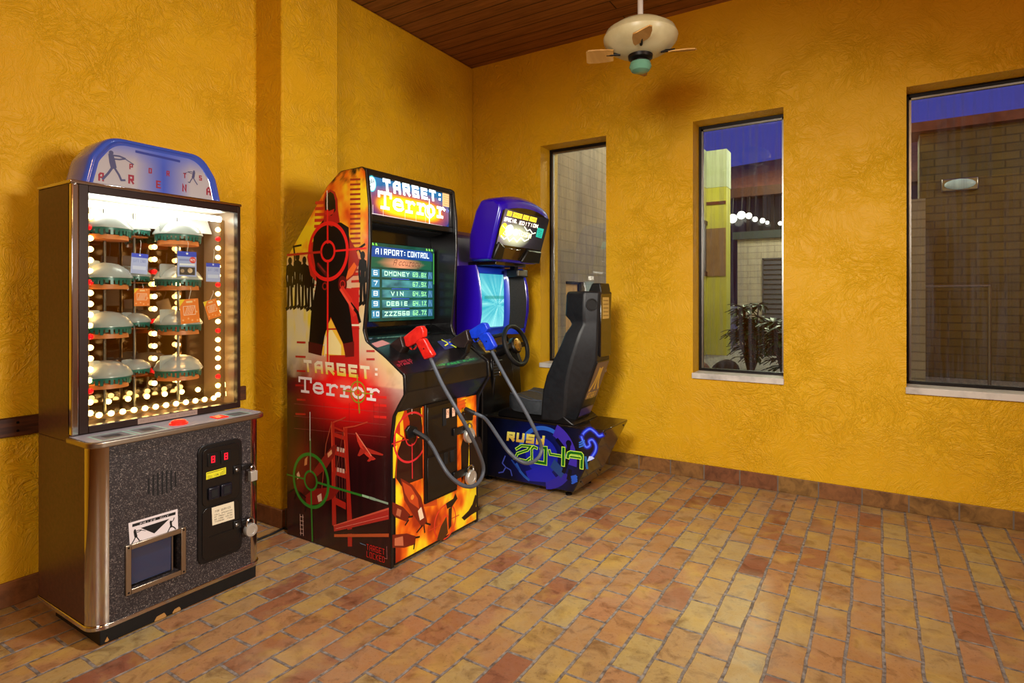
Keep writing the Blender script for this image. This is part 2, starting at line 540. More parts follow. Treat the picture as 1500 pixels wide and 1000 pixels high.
def obj(name, mb, mats, parent=None, bevel=0.0, smooth=35, origin=None, segs=2):
    if not isinstance(mats, (list, tuple)):
        mats = [mats]
    me = bpy.data.meshes.new(name)
    base = wloc(parent) if parent is not None else Vector(origin or (0, 0, 0))
    me.from_pydata([(p[0] - base.x, p[1] - base.y, p[2] - base.z) for p in mb.v], [], mb.f)
    for m in mats:
        me.materials.append(m)
    me.polygons.foreach_set('material_index', mb.mi)
    bm = bmesh.new(); bm.from_mesh(me)
    bmesh.ops.recalc_face_normals(bm, faces=bm.faces)
    bm.to_mesh(me); bm.free()
    if smooth:
        me.shade_smooth(); me.set_sharp_from_angle(angle=R(smooth))
    o = bpy.data.objects.new(name, me)
    C.objects.link(o)
    if parent is not None:
        o.parent = parent
    else:
        o.location = base
    if bevel:
        bv = o.modifiers.new('bevel', 'BEVEL'); bv.width = bevel; bv.segments = segs; bv.limit_method = 'ANGLE'; bv.angle_limit = R(35)
        bv.harden_normals = False
    return o


def tag(o, label, cat, group=None):
    o['label'] = label; o['category'] = cat
    if group:
        o['group'] = group
    return o


def thing(name, label, cat, loc, group=None):
    o = bpy.data.objects.new(name, None); C.objects.link(o)
    o.location = loc; o.empty_display_size = 0.1
    return tag(o, label, cat, group)


def struct(name, mb, mats, bevel=0.0, parent=None, smooth=35):
    o = obj(name, mb, mats, parent, bevel, smooth)
    o['kind'] = 'structure'
    return o


def copy_tree(o, parent=None):
    c = o.copy(); C.objects.link(c); c.parent = parent
    for ch in list(o.children):
        copy_tree(ch, c)
    return c


def rpoly(pts, r, seg=5):
    out = []; n = len(pts)
    for i, p in enumerate(pts):
        rr = r[i] if hasattr(r, '__len__') else r
        p = Vector(p); a = Vector(pts[i - 1]); b_ = Vector(pts[(i + 1) % n])
        if rr <= 0:
            out.append(tuple(p)); continue
        d1 = (a - p); d2 = (b_ - p)
        ang = d1.angle(d2)
        t = min(rr / math.tan(ang / 2), d1.length * 0.49, d2.length * 0.49)
        s1 = p + d1.normalized() * t; s2 = p + d2.normalized() * t
        for k in range(seg + 1):
            u = k / seg
            out.append(tuple(s1 * (1 - u) ** 2 + p * 2 * u * (1 - u) + s2 * u * u))
    return out


def spline(pts, n=8):
    P = [Vector(p) for p in pts]; out = []
    for i in range(len(P) - 1):
        p0 = P[max(i - 1, 0)]; p1 = P[i]; p2 = P[i + 1]; p3 = P[min(i + 2, len(P) - 1)]
        for k in range(n):
            t = k / n
            out.append(0.5 * ((2 * p1) + (p2 - p0) * t + (2 * p0 - 5 * p1 + 4 * p2 - p3) * t * t + (3 * p1 - p0 - 3 * p2 + p3) * t ** 3))
    out.append(P[-1])
    return out

# ------------------------------------------------------------------ flat printed artwork
GL = {
 'A': [[(0, 0), (0, 4.5), (1.5, 6), (4, 6), (4, 0)], [(0, 2.6), (4, 2.6)]],
 'B': [[(0, 0), (0, 6), (3.5, 6), (3.5, 3.2), (0, 3.2)], [(3.5, 3.2), (4, 3.0), (4, 0), (0, 0)]],
 'C': [[(4, 6), (0, 6), (0, 0), (4, 0)]], 'D': [[(0, 0), (0, 6), (3, 6), (4, 5), (4, 1), (3, 0), (0, 0)]],
 'E': [[(4, 6), (0, 6), (0, 0), (4, 0)], [(0, 3), (3.4, 3)]], 'F': [[(4, 6), (0, 6), (0, 0)], [(0, 3), (3.4, 3)]],
 'G': [[(4, 6), (0, 6), (0, 0), (4, 0), (4, 3), (2, 3)]], 'H': [[(0, 0), (0, 6)], [(4, 0), (4, 6)], [(0, 3), (4, 3)]],
 'I': [[(2, 0), (2, 6)]], 'J': [[(4, 6), (4, 0), (0, 0), (0, 1.6)]], 'K': [[(0, 0), (0, 6)], [(4, 6), (0.4, 3), (4, 0)]],
 'L': [[(0, 6), (0, 0), (4, 0)]], 'M': [[(0, 0), (0, 6), (2, 3.4), (4, 6), (4, 0)]], 'N': [[(0, 0), (0, 6), (4, 0), (4, 6)]],
 'O': [[(0, 0), (0, 6), (4, 6), (4, 0), (0, 0)]], 'P': [[(0, 0), (0, 6), (4, 6), (4, 2.7), (0, 2.7)]],
 'Q': [[(0, 0), (0, 6), (4, 6), (4, 0), (0, 0)], [(2.4, 1.6), (4.4, -0.6)]],
 'R': [[(0, 0), (0, 6), (4, 6), (4, 2.8), (0, 2.8)], [(1.8, 2.8), (4, 0)]],
 'S': [[(4, 6), (0, 6), (0, 3), (4, 3), (4, 0), (0, 0)]], 'T': [[(0, 6), (4, 6)], [(2, 6), (2, 0)]],
 'U': [[(0, 6), (0, 0), (4, 0), (4, 6)]], 'V': [[(0, 6), (2, 0), (4, 6)]], 'W': [[(0, 6), (0.8, 0), (2, 3.6), (3.2, 0), (4, 6)]],
 'X': [[(0, 6), (4, 0)], [(0, 0), (4, 6)]], 'Y': [[(0, 6), (2, 3), (4, 6)], [(2, 3), (2, 0)]], 'Z': [[(0, 6), (4, 6), (0, 0), (4, 0)]],
 '0': [[(0, 0), (0, 6), (4, 6), (4, 0), (0, 0)]], '1': [[(1, 5), (2, 6), (2, 0)]], '2': [[(0, 6), (4, 6), (4, 3), (0, 3), (0, 0), (4, 0)]],
 '3': [[(0, 6), (4, 6), (4, 0), (0, 0)], [(1, 3), (4, 3)]], '4': [[(0, 6), (0, 3), (4, 3)], [(4, 6), (4, 0)]],
 '5': [[(4, 6), (0, 6), (0, 3), (4, 3), (4, 0), (0, 0)]], '6': [[(4, 6), (0, 6), (0, 0), (4, 0), (4, 3), (0, 3)]],
 '7': [[(0, 6), (4, 6), (1.6, 0)]], '8': [[(0, 0), (0, 6), (4, 6), (4, 0), (0, 0)], [(0, 3), (4, 3)]],
 '9': [[(4, 3), (0, 3), (0, 6), (4, 6), (4, 0), (0, 0)]],
 '%': [[(0, 0), (4, 6)], [(0.3, 6), (0.9, 5)], [(3.3, 1), (3.9, 0)]], '.': [[(1.7, 0.1), (2.3, 0.1)]], ':': [[(1.6, 1.4), (2.4, 1.4)], [(1.6, 4.4), (2.4, 4.4)]],
 '$': [[(4, 5.2), (0, 5.2), (0, 3), (4, 3), (4, 0.8), (0, 0.8)], [(2, 6.3), (2, -0.3)]], ' ': [], '-': [[(0.6, 3), (3.4, 3)]], '!': [[(2, 6), (2, 2)], [(2, 0.6), (2, 0)]],
 # slab-serif capitals and lower case of the second title line
 't': [[(-0.1, 4.6), (-0.1, 6), (5.1, 6), (5.1, 4.6)], [(2.5, 6), (2.5, 0)], [(1.0, 0), (4.0, 0)]],
 'e': [[(0.3, 2.2), (4.2, 2.2), (4.0, 3.4), (3.1, 4.2), (1.5, 4.2), (0.4, 3.2), (0.2, 1.6), (0.8, 0.5), (2.2, 0), (3.6, 0.2), (4.4, 0.9)]],
 'r': [[(0.2, 4.1), (1.5, 4.1), (1.5, 0)], [(0.1, 0), (3.0, 0)], [(1.5, 2.8), (2.4, 3.9), (3.6, 4.2), (4.4, 3.6)]],
 'o': [[(2.2, 4.2), (3.5, 3.8), (4.3, 2.7), (4.3, 1.4), (3.5, 0.4), (2.2, 0), (0.9, 0.4), (0.1, 1.4), (0.1, 2.7), (0.9, 3.8), (2.2, 4.2)]],
 'a': [[(4.4, 0.2), (3.6, 0.1), (3.6, 3.6), (2.2, 4.2), (0.6, 2.8), (0.6, 0.8), (1.8, 0), (3.6, 1.2)]], 'c': [[(4, 3.5), (2.6, 4.2), (0.6, 3), (0.4, 1.2), (1.8, 0), (4, 0.8)]],
 'u': [[(0.4, 4.2), (0.4, 0.9), (1.6, 0), (3.4, 1.0)], [(3.6, 4.2), (3.6, 0.6), (4.4, 0.1)]], 'y': [[(0.4, 4.2), (0.6, 1.2), (1.6, 0.6), (3.4, 1.4)], [(3.8, 4.2), (3.4, -1.4), (1.6, -2.2), (0.4, -1.4)]],
}


def thick(pts, w, closed=False):
    """mitred strip around a 2D polyline -> list of quads"""
    P = [Vector((p[0], p[1])) for p in pts]
    if not closed and len(P) > 1:
        d = (P[0] - P[1]).normalized() * w * 0.5; P[0] = P[0] + d
        d = (P[-1] - P[-2]).normalized() * w * 0.5; P[-1] = P[-1] + d
    n = len(P); Lf = []; Rt = []
    for i in range(n):
        a = P[i - 1] if (i > 0 or closed) else None
        b_ = P[(i + 1) % n] if (i < n - 1 or closed) else None
        ns = []
        if a is not None and (P[i] - a).length > 1e-9:
            d = (P[i] - a).normalized(); ns.append(Vector((-d.y, d.x)))
        if b_ is not None and (b_ - P[i]).length > 1e-9:
            d = (b_ - P[i]).normalized(); ns.append(Vector((-d.y, d.x)))
        if not ns:
            ns = [Vector((0, 1))]
        m = sum(ns, Vector((0, 0)))
        if m.length < 1e-4:
            m = ns[0]
        m.normalize()
        k = max(0.4, m.dot(ns[0]))
        Lf.append(P[i] + m * (w / 2 / k)); Rt.append(P[i] - m * (w / 2 / k))
    q = []
    for i in range(n if closed else n - 1):
        j = (i + 1) % n
        q.append([Rt[i], Rt[j], Lf[j], Lf[i]])
    return q


class Art:
    """flat artwork printed on a plane: origin O, axes u, v, outward normal n; each element lies a hair above the one before"""
    def __init__(s, O, u, v, n, step=8e-6, base=4e-4):
        s.O = Vector(O); s.u = Vector(u).normalized(); s.v = Vector(v).normalized(); s.n = Vector(n).normalized()
        s.V = []; s.F = []; s.K = []; s.h = base; s.step = step

    def pp(s, x, y):
        d = ray(x, y); c = Vector((0, 0, EYE))
        t = (s.O - c).dot(s.n) / d.dot(s.n)
        q = c + d * t - s.O
        return (q.dot(s.u), q.dot(s.v))

    def pts(s, l):
        return [s.pp(*p) for p in l]

    def ab(s, poly, col, lift=True):
        if lift:
            s.h += s.step
        o = len(s.V)
        for a, b_ in poly:
            s.V.append(s.O + s.u * a + s.v * b_ + s.n * s.h)
        s.F.append(list(range(o, o + len(poly))))
        s.K.append(col if isinstance(col, list) else [col] * len(poly))

    def poly(s, l, col):
        s.ab(s.pts(l), col)

    def line_ab(s, pts, w, col, closed=False):
        s.h += s.step
        for q in thick(pts, w, closed):
            s.h += s.step * 0.4
            s.ab([tuple(p) for p in q], col, False)

    def line(s, l, w, col, closed=False):
        s.line_ab(s.pts(l), w, col, closed)

    def ring_ab(s, c, r0, r1, col, seg=40, a0=0, a1=2 * PI, sy=1.0):
        s.h += s.step
        for k in range(seg):
            t0 = a0 + (a1 - a0) * k / seg; t1 = a0 + (a1 - a0) * (k + 1) / seg
            s.ab([(c[0] + r * math.cos(t), c[1] + sy * r * math.sin(t)) for r, t in ((r0, t0), (r1, t0), (r1, t1), (r0, t1))], col, False)

    def ring(s, px, r0, r1, col, **k):
        s.ring_ab(s.pp(*px), r0, r1, col, **k)

    def disc_ab(s, c, r, col, seg=28, sy=1.0, sx=1.0):
        s.ab([(c[0] + sx * r * math.cos(2 * PI * k / seg), c[1] + sy * r * math.sin(2 * PI * k / seg)) for k in range(seg)], col)

    def grid(s, b0, b1, nb, na, bounds, fn):
        s.h += s.step
        o = len(s.V); cols = []
        for i in range(nb + 1):
            b_ = b0 + (b1 - b0) * i / nb
            lo, hi = bounds(b_)
            for j in range(na + 1):
                a = lo + (hi - lo) * j / na
                s.V.append(s.O + s.u * a + s.v * b_ + s.n * s.h); cols.append(fn(a, b_))
        for i in range(nb):
            for j in range(na):
                q = [o + i * (na + 1) + j, o + i * (na + 1) + j + 1, o + (i + 1) * (na + 1) + j + 1, o + (i + 1) * (na + 1) + j]
                s.F.append(q); s.K.append([cols[k - o] for k in q])

    def text_ab(s, txt, p0, p1, h, col, w=0.9, gap=1.6, slant=0.0, colfn=None, gw=4.0):
        """text from p0 to p1 along the base line, h tall (metres); w stroke weight in glyph units (6 = cap height)"""
        p0 = Vector(p0); p1 = Vector(p1)
        n = len(txt); U = n * gw + (n - 1) * gap
        d = (p1 - p0); sx = d.length / U; d.normalize(); e = Vector((-d.y, d.x)); sy = h / 6
        x = 0
        ws = w * min(sx, sy)
        for ch in txt:
            for pl in GL.get(ch, []):
                pts = [(x * sx + ws / 2 + q[0] / 4.0 * (gw * sx - ws), ws / 2 + q[1] / 6.0 * (h - ws)) for q in pl]
                s.h += s.step
                for q in thick(pts, ws):
                    s.h += s.step * 0.4
                    out = []; cc = []
                    for p in q:
                        r = p0 + d * (p.x + slant * p.y) + e * p.y
                        out.append((r.x, r.y)); cc.append(colfn(p.y / h) if colfn else col)
                    s.ab(out, cc, False)
            x += gw + gap

    def text(s, txt, a, b_, h, col, **k):
        s.text_ab(txt, s.pp(*a), s.pp(*b_), h, col, **k)

    def build(s, name, material, parent):
        mb = MB(); mb.v = [tuple(p) for p in s.V]; mb.f = s.F; mb.mi = [0] * len(s.F)
        me = bpy.data.meshes.new(name)
        base = wloc(parent)
        me.from_pydata([(p[0] - base.x, p[1] - base.y, p[2] - base.z) for p in mb.v], [], mb.f)
        me.materials.append(material)
        ca = me.color_attributes.new('Col', 'FLOAT_COLOR', 'CORNER')
        flat = []
        for k in s.K:
            for c in k:
                flat += list(c)
        ca.data.foreach_set('color', flat)
        o = bpy.data.objects.new(name, me); C.objects.link(o); o.parent = parent
        return o


K = H('050405')

# ================================================================== THE ROOM
XL, YW, ZC = -3.0, 4.123, 3.276
XR, YB = 4.2, -3.6
WT = 0.30

fl = MB(); fl.box(XL - 0.2, XR, YB, YW + 0.02, -0.08, 0.0)
struct('floor', fl, M['floor'])
ce = MB(); ce.box(XL - 0.2, XR, YB, YW + 0.2, ZC, ZC + 0.06)
struct('ceiling', ce, M['planks'])
# left wall with its pilaster (one continuous plastered wall)
wl = MB(); wl.prism([(XL - 0.2, YB), (XL, YB), (XL, 2.008), (-2.76, 2.008), (-2.76, 2.402), (XL - 0.014, 2.402), (XL - 0.014, YW), (XL - 0.2, YW)], 'z', 0, ZC)
struct('wall_left', wl, M['stucco'], 0.012)
# window wall, pierced by three openings
WIN = [(-2.335, -1.760, 0.735, 2.497), (-1.106, -0.525, 0.735, 2.497), (0.135, 1.55, 0.735, 2.497)]
ww = MB()
xs = [XL - 0.2]
for a, b_, c, d in WIN:
    xs += [a, b_]
xs.append(XR)
for i in range(len(xs) - 1):
    if i % 2 == 0:
        ww.box(xs[i], xs[i + 1], YW, YW + WT, 0, ZC)
    else:
        ww.box(xs[i], xs[i + 1], YW, YW + WT, 0, 0.695)
        ww.box(xs[i], xs[i + 1], YW, YW + WT, 2.497, ZC)
struct('wall_window', ww, M['stucco'])
wr = MB(); wr.box(XR, XR + 0.2, YB, YW + WT, 0, ZC); struct('wall_right', wr, M['stucco'])
wb = MB(); wb.box(XL - 0.2, XR + 0.2, YB - 0.2, YB, 0, ZC); struct('wall_back', wb, M['stucco'])
# tile base boards
b1 = MB(); b1.box(XL + 0.01, XR, YW - 0.013, YW - 0.001, 0, 0.101)
struct('baseboard_window', b1, M['basex'], 0.003)
b2 = MB()
b2.prism([(XL + 0.0005, YB), (XL + 0.013, YB), (XL + 0.013, 1.995), (-2.747, 1.995), (-2.747, 2.415), (XL, 2.415), (XL, YW - 0.02), (XL - 0.0135, YW - 0.02), (XL - 0.0135, 2.403), (-2.7595, 2.403), (-2.7595, 2.0075), (XL + 0.0005, 2.0075)], 'z', 0, 0.101)
struct('baseboard_left', b2, M['basey'], 0.003)
# wooden chair rail on the left wall
tr = MB(); tr.box(XL + 0.0005, XL + 0.022, YB, 1.94, 0.690, 0.768)
rail = struct('trim_1', tr, M['railwood'], 0.004)
for yy in (0.925, 0.33, -0.3):
    for zz in (0.712, 0.746):
        s_ = MB(); s_.lathe([(0.0001, 0.0), (0.006, 0.0), (0.004, 0.003), (0.0001, 0.0035)], (XL + 0.0215, yy, zz), 'x', 10)
        obj('screw', s_, M['frame'], rail)
# windows: dark aluminium frame, pane of streaky glass, marble sill
for i, (a, b_, c, d) in enumerate(WIN):
    f = MB(); y0, y1 = YW + 0.155, YW + 0.19
    f.box(a, a + 0.018, y0, y1, c, d); f.box(b_ - 0.018, b_, y0, y1, c, d)
    f.box(a + 0.018, b_ - 0.018, y0, y1, d - 0.022, d); f.box(a + 0.018, b_ - 0.018, y0, y1, c, c + 0.018)
    w = struct('window_%d' % (i + 1), f, M['frame'], 0.002)
    t = MB(); e = 0.012
    t.box(a + 0.018, a + 0.018 + e, y0 + 0.01, y1 - 0.004, c + 0.018, d - 0.022); t.box(b_ - 0.018 - e, b_ - 0.018, y0 + 0.01, y1 - 0.004, c + 0.018, d - 0.022)
    t.box(a + 0.018, b_ - 0.018, y0 + 0.01, y1 - 0.004, d - 0.022 - e, d - 0.022)
    o = obj('glazing_bead', t, M['alu'], w); o['kind'] = 'structure'
    p = MB(); p.box(a + 0.02, b_ - 0.02, YW + 0.176, YW + 0.180, c + 0.01, d - 0.025)
    o = obj('window_pane', p, M['wglass'], w); o['kind'] = 'structure'
    s_ = MB(); s_.box(a - 0.004, b_ + 0.004, YW - 0.016, YW - 0.0005, 0.696, 0.735); s_.box(a + 0.001, b_ - 0.001, YW - 0.0005, YW + 0.155, 0.696, 0.735)
    o = obj('window_sill', s_, M['marble'], w, 0.003); o['kind'] = 'structure'

# ------------------------------------------------------------------ the yard outside
M['bed'] = mottled('pale_gravel', '6f675c', '9a9488', 30, 0.9, bump=0.4)
M['tanbrick'] = bricks('tan_painted_brick', 'a8987f', '9f8f79', '90826d', 0.40, 0.10, 'yz', 0.006, 0.8, 0.15)
M['olivebrick'] = bricks('reflection_tinted_brick', '5a4c26', '66562c', '453a20', 0.21, 0.075, 'xz', 0.007)  # olive tint paints the yellow room's reflection into the dim brick
M['palebrick'] = bricks('pale_painted_brick', 'a8a294', '9c9688', '857f74', 0.21, 0.075, 'yz', 0.007)
M['lime'] = mottled('lime_yellow_render', 'c2c048', 'ccc858', 3, 0.8)
M['paleband'] = mottled('pale_green_render', 'b8c49a', 'c4ceaa', 3, 0.8)
M['cream'] = mottled('cream_render', 'cdbf9c', 'd8cbac', 3, 0.8)
M['roofbrown'] = mottled('brown_roof_shingle', '54291a', '6a3824', 12, 0.8)
M['greywin'] = mat('grey_louvre', '4a4a4c', 0.5)
M['darkvoid'] = mat('dark_glazing', '10141c', 0.15)
M['tanwood'] = mat('tan_door_wood', 'dcae70', 0.6)
M['leaf'] = mottled('dark_green_leaf', '1c3416', '2e4a20', 20, 0.45)
M['bark'] = mottled('brown_bark', '2c1c10', '45301c', 30, 0.8)
M['rock'] = mottled('dark_boulder', '1f1712', '3a2a1e', 5, 0.85, bump=0.6)
M['rock2'] = mottled('rust_boulder', '4a2a18', '6e4428', 5, 0.85, bump=0.6)
M['globe'] = mat('lit_globe', 'ffffff', 0.4, emit=(1, 0.95, 0.82, 1), strength=5.0)

gr = MB(); gr.box(-6, 6, YW + WT + 0.0005, 18, 0.30, 0.50)
o = obj('ground', gr, M['bed']); o['kind'] = 'structure'

# building wing seen through the narrow left-hand window
wg = thing('brick_building', 'tan painted brick wing seen through the leftmost window', 'building', (-2.75, 6.0, 0.5))
m_ = MB()
m_.box(-2.95, -2.5, 4.46, 4.90, 0.5, 4.2); m_.box(-2.95, -2.5, 5.33, 7.0, 0.5, 4.2)
m_.box(-2.95, -2.5, 4.90, 5.33, 0.5, 0.80); m_.box(-2.95, -2.5, 4.90, 5.33, 1.42, 4.2)
obj('wall', m_, M['tanbrick'], wg)
m_ = MB(); m_.box(-2.62, -2.60, 4.905, 5.325, 0.80, 1.415); obj('shutter', m_, M['cream'], wg)
m_ = MB(); m_.box(-2.60, -2.51, 4.905, 5.17, 0.82, 1.40); wdp = obj('window_panel', m_, M['tanwood'], wg, 0.004)
m_ = MB(); m_.box(-2.58, -2.495, 5.17, 5.215, 0.81, 1.415); m_.box(-2.58, -2.495, 4.905, 5.215, 1.395, 1.415); obj('window_frame', m_, M['frame'], wg, 0.003)
m_ = MB(); m_.box(-2.60, -2.46, 4.87, 5.36, 0.765, 0.80); obj('window_sill', m_, M['marble'], wg, 0.004)

# lime yellow wing, seen at the left of the middle window
lw_ = thing('yellow_building', 'lime yellow rendered building wing at left of the middle window', 'building', (-1.9, 8.2, 0.5))
m_ = MB(); m_.box(-2.9, -1.98, 7.4, 8.3, 0.5, 2.75); m_.box(-1.98, -1.72, 8.05, 8.3, 0.5, 2.75); obj('wall', m_, M['lime'], lw_)
m_ = MB(); m_.box(-2.905, -1.975, 7.395, 8.305, 2.75, 3.25); m_.box(-1.975, -1.715, 8.045, 8.305, 2.75, 3.25); obj('upper_wall', m_, M['paleband'], lw_)
m_ = MB(); m_.box(-1.979, -1.970, 7.46, 8.0, 1.62, 2.25); fr = obj('shop_window', m_, M['greywin'], lw_)
for b0, b1 in ((1.56, 1.62), (2.25, 2.30)):
    m_ = MB(); m_.box(-1.979, -1.960, 7.44, 8.045, b0, b1); obj('window_rail', m_, M['railwood'], fr)
m_ = MB(); m_.box(-1.975, -1.725, 8.035, 8.0495, 1.56, 2.20); obj('wood_panel', m_, mottled('tan_panel', '8a6a44', '9c7a50', 6, 0.7), lw_)
m_ = MB(); m_.box(-1.975, -1.725, 8.035, 8.0495, 2.52, 2.56); obj('wall_band', m_, M['roofbrown'], lw_)

# cream building with a dark louvre
cw = thing('cream_building', 'cream brick building with a dark louvred door behind the shrubs', 'building', (-1.4, 10.3, 0.5))
m_ = MB(); m_.box(-1.96, 0.2, 10.0, 12.0, 0.5, 2.22); obj('wall', m_, bricks('cream_brick', 'cfc3a4', 'c8bb9a', 'b0a48a', 0.4, 0.1, 'xz', 0.006), cw)
m_ = MB(); m_.box(-2.02, 0.25, 9.92, 12.05, 2.22, 2.34); obj('parapet', m_, mat('dull_green_coping', '3c4a44', 0.6), cw)
m_ = MB()
m_.box(-1.58, -1.56, 9.96, 9.995, 0.62, 1.9); m_.box(-1.12, -1.10, 9.96, 9.995, 0.62, 1.9); m_.box(-1.58, -1.10, 9.96, 9.995, 1.88, 1.90)
for k in range(16):
    z = 0.64 + k * 0.0775
    m_.add([(-1.56, 9.962, z), (-1.12, 9.962, z), (-1.12, 9.99, z + 0.07), (-1.56, 9.99, z + 0.07)], [(0, 1, 2, 3)])
obj('louvre_door', m_, M['greywin'], cw)

# dark glazed dining room with lamps inside, left of the cream building
dr = thing('glazed_pavilion', 'dark glazed pavilion with a white lower panel beside the cream building', 'building', (-2.6, 12.5, 0.5))
m_ = MB(); m_.box(-4.4, -2.02, 12.4, 12.5, 1.1, 3.3); m_.box(-2.02, 1.2, 12.4, 12.5, 2.4, 3.3); obj('glazing', m_, M['darkvoid'], dr)
m_ = MB(); m_.box(-4.4, -2.02, 12.38, 12.5, 0.5, 1.1); obj('panel', m_, M['white'], dr)
for x in (-3.6, -3.15, -2.7, -2.25, -1.8, -1.35, -0.9):
    m_ = MB(); m_.box(x, x + 0.06, 12.34, 12.379, 0.5, 3.3); obj('mullion', m_, M['frame'], dr)
# brown roof
rf = thing('shingle_roof', 'brown sloping shingle roof beyond the middle window', 'roof', (-1.4, 13.4, 3.3))
m_ = MB(); m_.add([(-4.6, 12.2, 3.3), (4, 12.2, 3.3), (4, 12.2, 3.45), (-4.6, 12.2, 3.45), (-4.6, 15.5, 4.55), (4, 15.5, 5.0), (4, 15.6, 3.3), (-4.6, 15.6, 3.3)],
                  [(0, 1, 2, 3), (3, 2, 5, 4), (4, 5, 6, 7), (0, 7, 6, 1), (0, 3, 4, 7), (1, 6, 5, 2)])
obj('shingles', m_, M['roofbrown'], rf)
m_ = MB(); m_.box(-4.62, 4, 12.17, 12.2, 3.28, 3.46); obj('fascia', m_, M['railwood'], rf)
# lit globes under the roof
spots_ = [(1046, 316, 12.1, .06), (1059, 319, 12.1, .085), (1073, 320, 12.1, .09), (1086, 315, 12.1, .08), (1097, 316, 12.1, .06), (1106, 321, 12.1, .05), (1117, 323, 12.1, .05), (1124, 326, 12.1, .035), (1143, 327, 12.1, .04)]
words_ = ['first', 'second', 'third', 'fourth', 'fifth', 'sixth', 'seventh', 'eighth', 'ninth']
for k, (px, py, Y, r) in enumerate(spots_):
    c = onY(px, py, Y)
    t = thing('globe_lamp', 'small lit white globe lamp under the brown roof, %s from the left' % words_[k], 'lamp', (c.x, c.y, c.z), 'globe lamps under the brown roof')
    m_ = MB(); m_.ball(c, r, 10); obj('globe', m_, M['globe'], t)
    m_ = MB(); m_.tube([(c.x, c.y, c.z + r * 0.9), (c.x, c.y + 0.1, 3.29)], 0.008, 6); obj('stem', m_, M['frame'], t)


def leaf_mesh(mb, base, d, L, w):
    d = Vector(d).normalized(); s_ = d.cross(Vector((0, 0, 1)))
    s_ = s_.normalized() if s_.length > 1e-3 else Vector((1, 0, 0))
    up = s_.cross(d)
    b0 = Vector(base); p = []
    for t, ww_, dz in ((0, 0.08, 0), (0.3, 0.9, 0.02), (0.65, 0.8, 0.0), (1.0, 0.03, -0.10)):
        c = b0 + d * (L * t) + Vector((0, 0, dz * L * 1.5))
        p.append((c - s_ * (w * ww_ / 2) + up * 0.004 * 0, c + up * (-w * 0.12), c + s_ * (w * ww_ / 2)))
    vs = [q for r in p for q in r]
    fs = []
    for k in range(3):
        for j in range(2):
            fs.append((k * 3 + j, k * 3 + j + 1, (k + 1) * 3 + j + 1, (k + 1) * 3 + j))
    mb.add(vs, fs)


def shrub(x, y, z, h, n, label, seed, spread=0.35):
    rnd = random.Random(seed)
    t = thing('shrub', label, 'shrub', (x, y, z), 'shrubs outside the middle window')
    st = MB(); lf = MB()
    for k in range(n):
        a = rnd.uniform(0, 2 * PI); rad = spread * rnd.uniform(0.3, 1)
        top = Vector((x + rad * math.cos(a), y + rad * math.sin(a) * 0.7, z + h * rnd.uniform(0.55, 1.0)))
        mid = Vector((x + rad * 0.55 * math.cos(a), y + rad * 0.4 * math.sin(a), z + (top.z - z) * 0.5))
        P = spline([(x + 0.02 * math.cos(a), y + 0.02 * math.sin(a), z), mid, top], 5)
        st.tube(P, [0.014 - 0.008 * i / len(P) for i in range(len(P))], 6)
        for q, cnt in ((P[-1], 12), (P[-3], 8), (P[-5], 6), (P[-7], 4)):
            for j in range(cnt):
                b_ = rnd.uniform(0, 2 * PI)
                leaf_mesh(lf, q, (math.cos(b_), math.sin(b_), rnd.uniform(-0.55, 0.35)), rnd.uniform(0.12, 0.19), rnd.uniform(0.045, 0.065))
    obj('stem', st, M['bark'], t); obj('foliage', lf, M['leaf'], t)


shrub(-1.12, 6.35, 0.5, 0.70, 12, 'taller dark leafy shrub outside the middle of the middle window', 3, 0.30)
shrub(-0.70, 5.70, 0.5, 0.56, 10, 'dark leafy shrub in front of the louvred door', 11, 0.17)


def boulder(x, y, z, r, sc, m, label, seed):
    mb = MB(); mb.ball((x, y, z), r, 18, 0, sc)
    mb.v = [tuple(Vector(p) + (Vector(p) - Vector((x, y, z))) * (0.28 * noise.noise(Vector(p) * 5 + Vector((seed, 0, 0))))) for p in mb.v]
    o = obj('boulder', mb, m, None, 0, 50, (x, y, 0.5)); tag(o, label, 'rock', 'boulders outside the middle window')


boulder(-1.36, 5.35, 0.58, 0.10, (0.85, 0.9, 1.2), M['rock2'], 'rust brown boulder at the lower left of the middle window', 1)
boulder(-1.24, 5.75, 0.56, 0.13, (1.0, 0.9, 0.95), M['rock'], 'black rounded boulder between the rust boulder and the shrubs', 5)

# brick wall close outside the right-hand window
bw = thing('brick_wall', 'brick wall outside the rightmost window, tinted olive for the room reflection', 'wall', (1.5, 7.0, 0.5))
m_ = MB(); m_.box(0.33, 5.5, 6.9, 7.2, 0.5, 2.86); obj('wall', m_, M['olivebrick'], bw)
m_ = MB(); m_.box(0.16, 0.33, 6.0, 9.5, 0.5, 2.1); obj('side_wall', m_, M['palebrick'], bw)
m_ = MB(); m_.box(0.25, 5.5, 6.8, 7.25, 2.86, 2.95); obj('coping', m_, M['roofbrown'], bw)
hr = thing('hand_rail', 'thin steel handrail before the brick wall outside the rightmost window', 'railing', (0.6, 6.2, 0.5))
m_ = MB(); m_.tube([(0.2, 6.2, 1.36), (0.78, 6.2, 1.36)], 0.012, 8); obj('rail', m_, M['alu'], hr)
for x in (0.21, 0.775):
    m_ = MB(); m_.tube([(x, 6.2, 0.5), (x, 6.2, 1.36)], 0.012, 8); obj('post', m_, M['alu'], hr)
wlm = thing('lamp_reflection', 'added glowing oval standing in for a lamp reflection in the rightmost window', 'lamp', (0.62, 6.9, 2.32))  # added oval imitating a lamp's reflection in the pane, no fixture here
m_ = MB(); m_.box(0.50, 0.78, 6.86, 6.899, 2.27, 2.39); obj('reflection_back', m_, M['alu'], wlm, 0.01)
